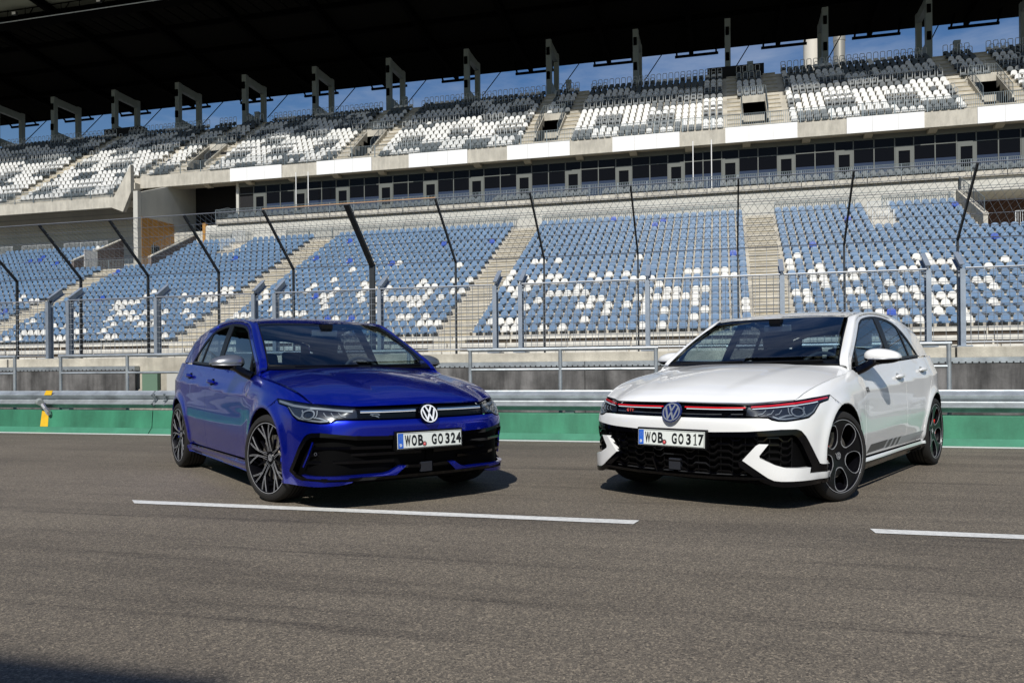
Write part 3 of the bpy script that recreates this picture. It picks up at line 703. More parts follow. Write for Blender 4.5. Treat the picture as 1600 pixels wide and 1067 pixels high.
class Sp:
    """monotone cubic (pchip-like) interpolant, vector valued y allowed; ends clamp linearly"""
    def __init__(s,x,y,mono=True):
        s.x=np.array(x,float);s.y=np.array(y,float)
        if s.y.ndim==1:s.y=s.y[:,None];s.sc=True
        else:s.sc=False
        h=np.diff(s.x);d=np.diff(s.y,axis=0)/h[:,None];m=np.zeros_like(s.y)
        for i in range(1,len(s.x)-1):
            w1=2*h[i]+h[i-1];w2=h[i]+2*h[i-1]
            if mono:
                ok=d[i-1]*d[i]>0
                with np.errstate(all='ignore'):
                    v=(w1+w2)/(w1/d[i-1]+w2/d[i])
                m[i]=np.where(ok,v,0)
            else: m[i]=(d[i-1]*h[i]+d[i]*h[i-1])/(h[i]+h[i-1])
        m[0]=d[0];m[-1]=d[-1];s.m=m;s.h=h
    def __call__(s,t):
        t=np.atleast_1d(np.asarray(t,float));tc=np.clip(t,s.x[0],s.x[-1])
        i=np.clip(np.searchsorted(s.x,tc)-1,0,len(s.x)-2);h=s.h[i][:,None];k=((tc-s.x[i])[:,None])/h
        r=(2*k**3-3*k**2+1)*s.y[i]+(k**3-2*k**2+k)*h*s.m[i]+(-2*k**3+3*k**2)*s.y[i+1]+(k**3-k**2)*h*s.m[i+1]
        r=r+s.m[np.where(t<tc,0,len(s.x)-1)]*(t-tc)[:,None]
        return r[:,0] if s.sc else r
PLAN=[(.872,0),(.868,.15),(.855,.32),(.83,.46),(.79,.60),(.735,.70),(.655,.778),(.52,.838),(.36,.874),(.2,.889),(0,.893),(-.3,.888),(-.8,.882),(-1.5,.882),(-2.2,.888),(-2.63,.891),(-2.8,.874),(-2.98,.838),(-3.15,.772),(-3.28,.672),(-3.37,.52),(-3.41,.3),(-3.415,0)]

_p=np.array(PLAN);_u=np.r_[0,np.cumsum(np.hypot(*np.diff(_p,axis=0).T))]
CU=Sp(_u,_p,False)
UMAX=_u[-1]
_uu=np.linspace(0,UMAX,1500);_cc=CU(_uu)
def u_of_x(x): # side
    return np.interp(-np.asarray(x,float),-_cc[:,0],_uu)
def u_of_y(y): # front
    k=_cc[:,0]>0; return np.interp(y,_cc[k,1],_uu[k])
# hood side edge / belt height along x
ZT=Sp([-3.4,-2.9,-2.4,-1.5,-.6,-.40,-.2,0,.3,.5,.62,.72,.80,.86],[1.06,1.06,1.045,1.0,.957,.966,.957,.932,.876,.825,.79,.755,.73,.715])
TOPI=Sp([0,.02,.05,.09,.14,.22,.35,.5,.6,.70],[.215,.145,.09,.052,.026,.008,.0,.0,.006,.03])      # fender inset vs depth below top
DOOR=Sp([0,.06,.12,.17,.19,.23,.32,.42,.50,.58,.66,.72,.78],[.088,.064,.042,.022,.014,.013,.010,.004,.002,.010,.020,.026,.05]) # door inset vs depth below belt (belt z .97)
FRNT=Sp([.16,.19,.22,.28,.36,.45,.56,.60,.63,.66,.70,.73,.76],[.09,.055,.03,.014,.006,.0,.0,.004,.018,.022,.03,.05,.09])
REAR=Sp([.2,.25,.35,.5,.6,.7,.8,.9,1.0,1.1],[.1,.05,.02,.0,.0,.02,.03,.05,.08,.12])
def sm(t,a,b):
    t=np.clip((t-a)/(b-a),0,1);return t*t*(3-2*t)
def inset(u,z):
    c=CU(u);x=c[:,0];y=c[:,1];zt=ZT(x);d=np.maximum(zt-z,-.05)
    fe=TOPI(d);do=DOOR(d*1.0)
    w=sm(x,-.64,-.36)         # door -> fender
    fe=fe*(.80+.20*sm(x,-.4,.3))
    s=do*(1-w)+fe*w
    # front face blend
    wf=1-sm(y,.45,.78); wf=np.where(x>0,wf,0)
    s=s*(1-wf)+FRNT(z)*wf
    wr=np.where(x<-3,1-sm(y,.55,.84),0)
    s=s*(1-wr)+REAR(z)*wr
    # wheel arch flares
    for cx in (0,-2.63):
        r=np.hypot(x-cx,z-.335)
        g=np.exp(-((r-.365)/.05)**2)*.016
        s=s-np.where(np.abs(x-cx)<.6,g*sm(y,.7,.85),0)
    return s
def P3(u,z,off=0,side=1):
    u=np.atleast_1d(np.asarray(u,float));z=np.atleast_1d(np.asarray(z,float))
    c=CU(u);e=1e-3;t=(CU(np.minimum(u+e,UMAX))-CU(np.maximum(u-e,0)));t/=np.linalg.norm(t,axis=1)[:,None]
    n=np.stack([t[:,1],-t[:,0]],1) # outward: at front t=(0,1)-> n=(1,0)
    i=inset(u,z)+off
    p=c-n*i[:,None]
    return np.stack([p[:,0],np.maximum(p[:,1],0)*side,z],1)
# ------------------------------------------------------------------ cars
mat('paint_blue', (.002, .014, .42), .25, metal=.78, coat=.85, coatr=.02)
mat('paint_white', (.77, .775, .765), .35, coat=1, coatr=.02)
mat('gloss_black', (.0012, .0012, .002), .07, spec=.4)
mat('trim_black', (.004, .004, .0045), .35, spec=.3)
mat('plastic_black', (.0018, .0018, .002), .6, spec=.08)
mat('chrome', (.8, .84, .92), .12, metal=1)
mat('satin_silver', (.42, .43, .45), .3, metal=.9)
mat('mirror_silver', (.30, .31, .33), .33, metal=.8)
mat('machined', (.50, .51, .54), .35, metal=.6)
mat('tyre_rubber', (.012, .011, .010), .8, bump=(120, .2, .002))
mat('rim_black', (.0025, .0025, .004), .3, spec=.3)
mat('brake_disc', (.28, .26, .23), .4, metal=.8)
mat('caliper_red', (.62, .02, .012), .4)
mat('caliper_blue', (.02, .05, .55), .4)
mat('red_stripe', (.65, .006, .012), .35)
mat('badge_red', (.65, .10, .09), .3)
mat('lamp_dark', (.02, .022, .028), .15)
mat('lamp_silver', (.20, .22, .25), .5, metal=.2)
mat('lamp_white', (.75, .78, .82), .25)
mat('plate_white', (.70, .74, .70), .4)
mat('plate_blue', (.03, .13, .55), .4)
mat('plate_black', (.008, .01, .012), .5)
mat('interior', (.012, .013, .015), .7)
mat('interior_grey', (.05, .055, .06), .6)
mat('decal_grey', (.085, .085, .085), .4)
mat('decal_light', (.30, .31, .31), .4)
mat('badge_blue', (.006, .012, .09), .15, coat=1)
mat('tail_red', (.25, .003, .004), .15)
def glass(name, tint, refl=.06):
    m = bpy.data.materials.new(name); m.use_nodes = True; t = m.node_tree; t.nodes.clear()
    out = t.nodes.new('ShaderNodeOutputMaterial'); tr = t.nodes.new('ShaderNodeBsdfTransparent'); tr.inputs[0].default_value = (*tint, 1)
    gl = t.nodes.new('ShaderNodeBsdfGlossy'); gl.inputs['Roughness'].default_value = .004; gl.inputs['Color'].default_value = (.95, .97, 1, 1)
    lw = t.nodes.new('ShaderNodeLayerWeight'); lw.inputs['Blend'].default_value = .5; pw = t.nodes.new('ShaderNodeMath'); pw.operation = 'POWER'; pw.inputs[1].default_value = 3.6
    ma = t.nodes.new('ShaderNodeMath'); ma.operation = 'MULTIPLY_ADD'; ma.inputs[1].default_value = .85; ma.inputs[2].default_value = refl; mx = t.nodes.new('ShaderNodeMixShader')
    t.links.new(lw.outputs['Facing'], pw.inputs[0]); t.links.new(pw.outputs[0], ma.inputs[0]); t.links.new(ma.outputs[0], mx.inputs[0]); t.links.new(tr.outputs[0], mx.inputs[1]); t.links.new(gl.outputs[0], mx.inputs[2]); t.links.new(mx.outputs[0], out.inputs[0])
    M[name] = m
glass('windscreen_glass', (.58, .69, .75), .10); glass('tinted_glass', (.22, .24, .26)); glass('side_glass', (.66, .76, .72)); glass('lamp_glass', (.85, .88, .9))

def resample(pts, h):
    out = []
    n = len(pts)
    for i in range(n):
        a = np.array(pts[i]); b_ = np.array(pts[(i + 1) % n]); L = np.hypot(*(b_ - a)); k = max(1, int(math.ceil(L / h)))
        for j in range(k): out.append(a + (b_ - a) * j / k)
    return out
def inset_poly(pts, d):
    p = np.array(pts, float); n = len(p)
    A = sum(p[i][0] * p[(i + 1) % n][1] - p[(i + 1) % n][0] * p[i][1] for i in range(n)); s = 1 if A > 0 else -1
    o = []
    for i in range(n):
        e1 = p[i] - p[i - 1]; e2 = p[(i + 1) % n] - p[i]
        e1 /= (np.hypot(*e1) + 1e-12); e2 /= (np.hypot(*e2) + 1e-12)
        n1 = np.array([-e1[1], e1[0]]) * s; n2 = np.array([-e2[1], e2[0]]) * s
        m_ = n1 + n2; l = np.hypot(*m_); m_ = m_ / l if l > 1e-6 else n1
        c = max(.45, m_ @ n1); o.append(p[i] + m_ * d / c)
    return [tuple(q) for q in o]
def pip(P, poly):
    x, y = P[:, 0], P[:, 1]; r = np.zeros(len(P), bool); q = np.array(poly); n = len(q)
    for i in range(n):
        x1, y1 = q[i]; x2, y2 = q[(i + 1) % n]
        c = ((y1 > y) != (y2 > y)); 
        with np.errstate(all='ignore'): xx = (x2 - x1) * (y - y1) / (y2 - y1) + x1
        r ^= c & (x < xx)
    return r
def tri2d(loops, h, aniso=(1, 1)):
    V = []; E = []
    for lp in loops:
        q = resample(lp, h * .7); n0 = len(V); V += [tuple(p) for p in q]; E += [(n0 + i, n0 + (i + 1) % len(q)) for i in range(len(q))]
    nb = len(V); q = np.array(V); lo, hi = q.min(0), q.max(0)
    gx, gy = np.meshgrid(np.arange(lo[0] + h / 2, hi[0], h * aniso[0]), np.arange(lo[1] + h / 2, hi[1], h * aniso[1])); G = np.stack([gx.ravel(), gy.ravel()], 1)
    ins = np.zeros(len(G), bool)
    for lp in loops: ins ^= pip(G, lp)
    G = G[ins]
    if len(G):
        # keep off the boundary
        ok = np.ones(len(G), bool)
        for i0 in range(0, nb, 400):
            d = ((G[:, None, :] - q[None, i0:i0 + 400]) ** 2).sum(2).min(1); ok &= d > (.42 * h) ** 2
        G = G[ok]
    V = V + [tuple(g) for g in G]
    r = delaunay_2d_cdt([Vector(v) for v in V], E, [], 0, 1e-7)
    vs = np.array([tuple(v) for v in r[0]]); fs = np.array([f for f in r[2] if len(f) == 3])
    c = vs[fs].mean(1); ins = np.zeros(len(c), bool)
    for lp in loops: ins ^= pip(c, lp)
    return vs, fs[ins]
def surf_part(name, loops, fn, mt, parent, h=.03, off=0., depth=.012, sides=(1, -1), gap=.0018, aniso=(1, 1)):
    """panel cut from a body surface: 2D outline(s) -> triangulated -> lifted by fn(a,b,off,side) ; returns inward at its rim"""
    L2 = []
    for i, lp in enumerate(loops):
        q = inset_poly(lp, gap if i == 0 else -gap) if gap else lp
        L2.append([((0.0 if abs(o_[0]) < 1e-6 else c_[0]), c_[1]) for o_, c_ in zip(lp, q)])
    loops = L2
    vs, fs = tri2d(loops, h, aniso); e = 2e-3
    V = []; F = []; LN = []; 
    ed = {}
    for f in fs:
        for a, b_ in ((f[0], f[1]), (f[1], f[2]), (f[2], f[0])): ed[(a, b_)] = 1
    bnd = [(a, b_) for (a, b_) in ed if (b_, a) not in ed]
    for sd in sides:
        P0 = fn(vs[:, 0], vs[:, 1], off, sd); Pa = fn(vs[:, 0] + e, vs[:, 1], off, sd) - fn(vs[:, 0] - e, vs[:, 1], off, sd); Pb = fn(vs[:, 0], vs[:, 1] + e, off, sd) - fn(vs[:, 0], vs[:, 1] - e, off, sd)
        N = np.cross(Pa, Pb); N /= (np.linalg.norm(N, axis=1)[:, None] + 1e-12)
        ref = P0 - np.array([-1.2, 0, .45]); 
        if (N * ref).sum(1).mean() < 0: N = -N
        n0 = len(V); V += P0.tolist()
        t0 = P0[fs[0]]; 
        # orientation of faces
        fn_ = np.cross(P0[fs[:, 1]] - P0[fs[:, 0]], P0[fs[:, 2]] - P0[fs[:, 0]]); flip = (fn_ * N[fs[:, 0]]).sum(1) < 0
        for f, fl in zip(fs, flip):
            g = (f[0], f[2], f[1]) if fl else tuple(f); F.append(tuple(int(i) + n0 for i in g)); LN += [N[i] for i in g]
        if depth:
            In = P0 - N * depth; m0 = len(V); V += In.tolist()
            for a, b_ in bnd:
                q = (int(a) + n0, int(b_) + n0, int(b_) + m0, int(a) + m0)
                p = [np.array(V[i]) for i in q]; nn = np.cross(p[1] - p[0], p[3] - p[0]); l = np.linalg.norm(nn); nn = nn / l if l > 1e-12 else np.array([0, 0, 1.])
                cen = P0[fs].mean(1).mean(0)
                if flip[0] : q = q; 
                F.append(q[::-1] if not flip[0] else q); LN += [(-nn if not flip[0] else nn)] * 4
    me = bpy.data.meshes.new(name); me.from_pydata(V, [], F)
    me.materials.append(M[mt]); me.polygons.foreach_set('use_smooth', [True] * len(me.polygons))
    # drop unused verts is unnecessary; set normals
    me.normals_split_custom_set([tuple(n) for n in LN])
    o = bpy.data.objects.new(name, me); COL.objects.link(o)
    if parent: o.parent = parent
    return o
def body(u, z, off=0., side=1): return P3(u, z, -off, side)
# ---- cabin side surface, parameters (x, z)
def cab_y(x, z):
    dz = z - .94; xr = np.clip((-2.3 - x) / .7, 0, 2)
    return .80 - .30 * dz - .21 * np.abs(dz) * dz - .045 * xr ** 1.5
def cabin(x, z, off=0., side=1):
    x = np.asarray(x, float); z = np.asarray(z, float); y = cab_y(x, z) + off
    return np.stack([x, y * side, z], -1)
# ---- curve based patches
def curve(pts): 
    p = np.array(pts, float); d = np.r_[0, np.cumsum(np.linalg.norm(np.diff(p, axis=0), axis=1))]; d /= d[-1]; return Sp(d, p, False)
def grid_part(name, fn, nw, nv, mt, parent, sides=(1, -1), off=0., w0=0, w1=1, v0=0, v1=1, depth=.012, join=True):
    """patch fn(w,v)->(N,3) for the +y half, mirrored ; fn must be vectorised"""
    e = 1e-3; W, V_ = np.meshgrid(np.linspace(w0, w1, nw), np.linspace(v0, v1, nv), indexing='ij'); W = W.ravel(); V_ = V_.ravel()
    P0 = fn(W, V_); N = np.cross(fn(W + e, V_) - fn(W - e, V_), fn(W, V_ + e) - fn(W, np.maximum(V_ - e, 0))); N /= (np.linalg.norm(N, axis=1)[:, None] + 1e-12)
    ref = P0 - np.array([-1.2, 0, .45])
    if (N * ref).sum(1).mean() < 0: N = -N
    if v0 == 0: 
        k = V_ == 0; N[k, 1] = 0; N[k] /= np.linalg.norm(N[k], axis=1)[:, None]
    P0 = P0 + N * off; VV = []; F = []; LN = []
    for sd in sides:
        S = np.array([1, sd, 1]); p = P0 * S; n = N * S; b0 = len(VV); VV += p.tolist()
        for i in range(nw - 1):
            for j in range(nv - 1):
                q = [i * nv + j, (i + 1) * nv + j, (i + 1) * nv + j + 1, i * nv + j + 1]
                fnn = np.cross(p[q[1]] - p[q[0]], p[q[3]] - p[q[0]])
                if fnn @ n[q[0]] < 0: q = q[::-1]
                F.append(tuple(b0 + k for k in q)); LN += [n[k] for k in q]
        if depth:
            i0 = len(VV); VV += (p - n * depth).tolist(); rim = []
            for i in range(nw - 1): 
                rim.append((i * nv + nv - 1, (i + 1) * nv + nv - 1))
                if v0 > 0: rim.append((i * nv, (i + 1) * nv))
            for j in range(nv - 1): rim += [(j, j + 1), ((nw - 1) * nv + j, (nw - 1) * nv + j + 1)]
            for a, b_ in rim:
                q = (b0 + a, b0 + b_, i0 + b_, i0 + a); P_ = [np.array(VV[k]) for k in q]; nn = np.cross(P_[1] - P_[0], P_[3] - P_[0]); nn = nn / (np.linalg.norm(nn) + 1e-12)
                F.append(q); LN += [nn] * 4
    me = bpy.data.meshes.new(name); me.from_pydata(VV, [], F); me.materials.append(M[mt]); me.polygons.foreach_set('use_smooth', [True] * len(me.polygons))
    me.normals_split_custom_set([tuple(n) for n in LN]); o = bpy.data.objects.new(name, me); COL.objects.link(o); o.parent = parent; return o
SHUT = [(1.862, .945), (1.83, .918), (1.77, .905), (1.62, .889), (1.46, .868), (1.30, .842), (1.19, .820), (1.10, .798), (1.02, .774), (.95, .748), (.905, .733)]
_sh = curve([P3(u, z)[0] for u, z in SHUT])
_cn = curve([(-.29, 0, .985), (-.1, 0, .972), (.15, 0, .942), (.4, 0, .892), (.6, 0, .835), (.72, 0, .787), (.79, 0, .745), (.815, 0, .710)])
LEAD = [(0, .706), (.2, .706), (.4, .707), (.53, .708), (.62, .713), (.70, .719), (.80, .726), (.905, .733)]
_ld = curve([P3(u, z)[0] for u, z in LEAD]); _ld_end = _ld(1.)[0]
_rr = curve([(-.29, 0, .985), (-.30, .2, .984), (-.325, .4, .982), (-.355, .58, .977), (-.37, .68, .970), (-.378, .725, .962), tuple(_sh(0.)[0])])
def hood(w, v):
    w = np.clip(np.asarray(w, float), -.02, 1.02); v = np.abs(np.asarray(v, float)); g = (v ** 2)[:, None]; W = w[:, None]
    c0 = _cn(w); c1 = _sh(w); d0 = _rr(v); d1 = _ld(v)
    # make the leading curve start at the centre curve end
    ds = _cn(1.)[0] - _ld(0.)[0]; d1 = d1 + ds * (1 - v[:, None]) ** 2
    A, B_, C_, D = _cn(0.)[0], _rr(1.)[0], _cn(1.)[0], _sh(1.)[0]
    cx = (1 - g) * c0 + g * c1
    cy0 = (1 - g) * A + g * _sh(0.)[0]; cy1 = (1 - g) * C_ + g * D
    p = cx + (1 - W) * (d0 - cy0) * (1 - W) + W * (d1 - cy1) * W
    y = p[:, 1]; p[:, 1] = np.where(v < 1e-9, 0, y)
    yc = .50 - .20 * w; t = np.clip((p[:, 1] - yc) / .13 + .5, 0, 1); stepf = t * t * (3 - 2 * t)
    p[:, 2] += .010 * stepf * np.clip(1 - v ** 2.2, 0, 1) * np.clip(w * 6, 0, 1) * np.clip((1.0 - w) * 4, 0, 1) + .010 * np.clip(1 - v ** 3, 0, 1) * np.sin(np.pi * np.clip(w, 0, 1)) * (.4)
    # full crown near the sides
    return p
_wb = curve([(-.275, 0, .990), (-.29, .25, .991), (-.322, .48, .996), (-.36, .64, .999), (-.395, .722, 1.0)])
_wt = curve([(-1.055, 0, 1.383), (-1.055, .25, 1.383), (-1.06, .45, 1.379), (-1.068, .58, 1.370)])
def windscreen(w, v):
    w = np.asarray(w, float); v = np.abs(np.asarray(v, float)); a = _wb(v); b_ = _wt(v); W = w[:, None]
    p = a * (1 - W) + b_ * W; bul = np.sin(np.pi * np.clip(w, -.1, 1.1)) * .022; p[:, 0] += bul * .5; p[:, 2] += bul * .85; return p
_rc = curve([(-1.055, 0, 1.383), (-1.2, 0, 1.418), (-1.4, 0, 1.445), (-1.65, 0, 1.459), (-1.95, 0, 1.457), (-2.3, 0, 1.442), (-2.65, 0, 1.415), (-3.0, 0, 1.375), (-3.15, 0, 1.35)])
RE = [(-1.068, .58, 1.370), (-1.2, .583, 1.394), (-1.42, .585, 1.416), (-1.65, .585, 1.429), (-1.95, .58, 1.427), (-2.3, .568, 1.407), (-2.62, .547, 1.375), (-2.9, .53, 1.335), (-3.02, .51, 1.31)]
_re = curve(RE)
def roof(w, v):
    w = np.asarray(w, float); v = np.abs(np.asarray(v, float)); g = (v ** 2.3)[:, None]; p = _rc(w) * (1 - g) + _re(w) * g; p[:, 1] = _re(w)[:, 1] * v; return p
# window outlines on the cabin side (x,z)
DLO = [(-.425, .930), (-.49, 1.0), (-.62, 1.073), (-.755, 1.146), (-.92, 1.235), (-1.065, 1.313), (-1.16, 1.345), (-1.25, 1.362), (-1.36, 1.376), (-1.5, 1.388), (-1.65, 1.394), (-1.82, 1.390), (-1.97, 1.378), (-2.1, 1.355), (-2.2, 1.322), (-2.30, 1.265), (-2.39, 1.193), (-2.47, 1.11), (-2.535, 1.045), (-2.3, 1.034), (-2.0, 1.02), (-1.5, 1.0), (-.95, .968), (-.70, .948), (-.52, .925)]
OUT = [(-.375, .925), (-.435, 1.0), (-.58, 1.085), (-.735, 1.17), (-.90, 1.258), (-1.04, 1.332), (-1.15, 1.366), (-1.3, 1.388), (-1.48, 1.402), (-1.65, 1.406), (-1.85, 1.402), (-2.05, 1.385), (-2.25, 1.352), (-2.5, 1.31), (-2.72, 1.275), (-2.90, 1.235)]
_o3 = curve([tuple(cabin(x, z)) for x, z in OUT])
_i3 = curve([(-.375, .735, .968)] + [tuple(_wb(1.)[0] * (1 - k) + _wt(1.)[0] * k + np.array([0, -.006, .004])) for k in (.12, .35, .6, .85)] + [(x, y + .003, z) for x, y, z in RE[0:]])
def strip(w, v):
    w = np.asarray(w, float); v = np.asarray(v, float); a = _o3(w); b_ = _i3(_wmap(w)); V_ = v[:, None]; p = a * (1 - V_) + b_ * V_
    bul = np.sin(np.pi * np.clip(v, 0, 1)) * .020; p[:, 1] += bul * .8; p[:, 2] += bul * .7; return p
_ow = np.array([_o3(k / 60)[0][0] for k in range(61)]); _iw = np.array([_i3(k / 60)[0][0] for k in range(61)])
def _wmap(w):
    # match by x position, keeps ends
    w = np.asarray(w, float); x = _o3(w)[:, 0]; shift = np.interp(x, [-2.9, -1.3, -.9, -.375], [-.12, .06, .07, .0]); return np.clip(np.interp(-(x + shift), -_iw, np.linspace(0, 1, 61)), 0, 1)
# body outlines in (u along the plan, z)
def ux(x): return float(u_of_x(x))
HL = [(1.288, .760), (1.068, .745), (.897, .729), (.70, .713), (.54, .702), (.525, .695), (.516, .632), (.60, .630), (.672, .628), (.692, .616), (.735, .607), (.79, .606), (.89, .616), (.98, .626), (1.045, .655), (1.132, .716), (1.176, .724), (1.25, .733)]
def arch(cx, r=.362, cz=.335, z0=.20, n=22, outward=0.0):
    a0 = math.asin((z0 - cz) / r); A = np.linspace(a0, math.pi - a0, n); return [(cx + r * math.cos(a), cz + r * math.sin(a)) for a in A]   # from front bottom over the top to the rear bottom
def U(pts): return [(ux(x), z) for x, z in pts]
def zbelt(x): return float(ZT(x)[0])

def stroke(pts, w):
    """2D polyline -> ribbon quads"""
    q = [np.array(p, float) for p in pts]; L = []; Rr = []
    for i, p in enumerate(q):
        d1 = q[i] - q[i - 1] if i else q[1] - q[0]; d2 = q[i + 1] - q[i] if i < len(q) - 1 else d1
        d1 = d1 / np.hypot(*d1); d2 = d2 / np.hypot(*d2); n1 = np.array([-d1[1], d1[0]]); n2 = np.array([-d2[1], d2[0]]); m_ = n1 + n2; m_ /= np.hypot(*m_); m_ = m_ / max(.35, m_ @ n1)
        L.append(p + m_ * w / 2); Rr.append(p - m_ * w / 2)
    return L, Rr
def ribbon(m, pts, w, place, th=.003, mi=0, closed=False):
    if closed: pts = list(pts) + [pts[0], pts[1]]
    L, Rr = stroke(pts, w)
    if closed: L, Rr = L[1:], Rr[1:]
    n = len(L); vs = [place(*p, th) for p in L] + [place(*p, th) for p in Rr] + [place(*p, 0) for p in L] + [place(*p, 0) for p in Rr]
    fs = []
    for i in range(n - 1):
        fs += [(i, i + 1, n + i + 1, n + i), (i, 2 * n + i, 2 * n + i + 1, i + 1), (n + i, n + i + 1, 3 * n + i + 1, 3 * n + i)]
    fs += [(0, n, 3 * n, 2 * n), (n - 1, 3 * n - 1, 4 * n - 1, 2 * n - 1)]
    m.add(vs, fs, mi)
def text_part(name, body_, size, mt, parent, place, xs=1, th=.002, bold=0., align='CENTER', shear=0):
    cu = bpy.data.curves.new(name, 'FONT'); cu.body = body_; cu.size = size; cu.align_x = align; cu.align_y = 'CENTER'; cu.extrude = .5; cu.offset = bold; cu.resolution_u = 3; cu.shear = shear
    to = bpy.data.objects.new('tmp', cu); me = bpy.data.meshes.new_from_object(to); bpy.data.objects.remove(to)
    for v in me.vertices:
        x, y, z = v.co; v.co = place(x * xs, y, th if z > 0 else 0)
    me.materials.clear(); me.materials.append(M[mt]); me.name = name
    o = bpy.data.objects.new(name, me); COL.objects.link(o); o.parent = parent; return o

def letter_part(ch, cx, w_, h_, mt, parent, place, th=.0006, bold=.004):
    cu = bpy.data.curves.new('c', 'FONT'); cu.body = ch; cu.size = .12; cu.extrude = .5; cu.offset = bold; cu.resolution_u = 4
    to = bpy.data.objects.new('tmp', cu); me = bpy.data.meshes.new_from_object(to); bpy.data.objects.remove(to)
    xs = [v.co.x for v in me.vertices]; ys = [v.co.y for v in me.vertices]; x0, x1, y0, y1 = min(xs), max(xs), min(ys), max(ys)
    for v in me.vertices: v.co = place(cx + ((v.co.x - x0) / (x1 - x0) - .5) * w_, ((v.co.y - y0) / (y1 - y0) - .5) * h_, th if v.co.z > 0 else 0)
    me.materials.clear(); me.materials.append(M[mt]); me.name = 'plate_letter'
    o = bpy.data.objects.new('plate_letter', me); COL.objects.link(o); o.parent = parent; return o
def wheel(car, name, x, side, steer, style, lab=None):
    w_ = bpy.data.objects.new(name, None); COL.objects.link(w_); w_.parent = car; w_.location = (x, side * .775, .322); w_.rotation_euler = (0, 0, steer)
    w_.empty_display_size = .1
    if side < 0: pass
    s = side
    def ring(m, prof, n=64, mi=0):
        k = len(prof); vs = []
        for i in range(n):
            a = 2 * math.pi * i / n
            for (r, y) in prof: vs.append((r * math.cos(a), s * y, r * math.sin(a)))
        m.add(vs, [(i * k + j, ((i + 1) % n) * k + j, ((i + 1) % n) * k + (j + 1) % k, i * k + (j + 1) % k) for i in range(n) for j in range(k)], mi)
    m = MB(); ring(m, [(.262, -.10), (.268, -.112), (.285, -.115), (.305, -.108), (.3175, -.095), (.3215, -.06), (.3222, 0), (.3215, .06), (.3175, .092), (.305, .106), (.286, .112), (.272, .112), (.266, .105), (.262, .095)], 72)
    t = m.build('tyre', 'tyre_rubber', w_, smooth=True)
    m = MB()
    for q in (-.045, -.015, .015, .045): ring(m, [(.3226, q - .004), (.3226, q + .004), (.318, q)], 60)
    m.build('tread_groove', 'plastic_black', t)
    m = MB(); ring(m, [(.2655, .102), (.261, .106), (.254, .106), (.250, .095), (.243, .05), (.239, -.09), (.258, -.10), (.2645, -.10), (.256, .0)], 72); rim = m.build('rim', 'rim_black', w_, smooth=True)
    m = MB(); ring(m, [(.2600, .1062), (.2600, .1075), (.2555, .1075), (.2555, .1062)], 96); m.build('rim_edge', 'machined', rim)
    m = MB(); ring(m, [(.165, .02), (.165, .035), (.07, .035), (.07, .02)], 48); m.build('brake_disc', 'brake_disc', w_)
    m = MB(); ring(m, [(.08, -.02), (.08, .05), (.02, .05), (.02, -.02)], 24); m.build('hub', 'brake_disc', w_)
    cal = bpy.data.objects.new('x', None); bpy.data.objects.remove(cal)
    m = MB(); a0 = 0.25 if x > -1 else math.pi - .2
    prof = []
    for i in range(9):
        a = a0 - .42 + .84 * i / 8; prof.append((math.cos(a) * .182, math.sin(a) * .182))
    for i in range(9)[::-1]:
        a = a0 - .42 + .84 * i / 8; prof.append((math.cos(a) * .118, math.sin(a) * .118))
    vs = [(p[0], s * .066, p[1]) for p in prof] + [(p[0], s * -.01, p[1]) for p in prof]; k = len(prof)
    m.add(vs, [tuple(range(k)), tuple(range(k, 2 * k))[::-1]] + [(i, (i + 1) % k, k + (i + 1) % k, k + i) for i in range(k)])
    m.build('brake_caliper', 'caliper_red' if style == 'oval' else 'caliper_blue', w_, bevel=.004)
    def P(r, a, y): return (r * math.cos(a), s * y, r * math.sin(a))
    fy = lambda r: .098 - .030 * max(0, 1 - r / .235) ** 1.3                     # dished face
    sp = MB(); ln = MB()
    def bar(pts, wd, th=.022, hi=True, lw=.0035):
        """pts list of (r, angle); wd per point"""
        Lp = []; Rp = []; pts = [(r * 1.075, a) for r, a in pts]
        for i, (r, a) in enumerate(pts):
            p = np.array([r * math.cos(a), r * math.sin(a)]); q0 = pts[max(i - 1, 0)]; q1 = pts[min(i + 1, len(pts) - 1)]
            d = np.array([q1[0] * math.cos(q1[1]) - q0[0] * math.cos(q0[1]), q1[0] * math.sin(q1[1]) - q0[0] * math.sin(q0[1])]); d /= np.hypot(*d); n_ = np.array([-d[1], d[0]])
            w2 = (wd[i] if isinstance(wd, (list, tuple)) else wd) / 2; Lp.append((p + n_ * w2, r)); Rp.append((p - n_ * w2, r))
        n = len(pts); vs = [(p[0], s * fy(r), p[1]) for p, r in Lp] + [(p[0], s * fy(r), p[1]) for p, r in Rp] + [(p[0], s * (fy(r) - th), p[1]) for p, r in Lp] + [(p[0], s * (fy(r) - th), p[1]) for p, r in Rp]
        fs = []
        for i in range(n - 1): fs += [(i, i + 1, n + i + 1, n + i), (2 * n + i, 2 * n + i + 1, i + 1, i), (n + i, n + i + 1, 3 * n + i + 1, 3 * n + i)]
        fs += [(0, n, 3 * n, 2 * n), (n - 1, 2 * n - 1, 4 * n - 1, 3 * n - 1)]
        sp.add(vs, fs)
        return Lp, Rp
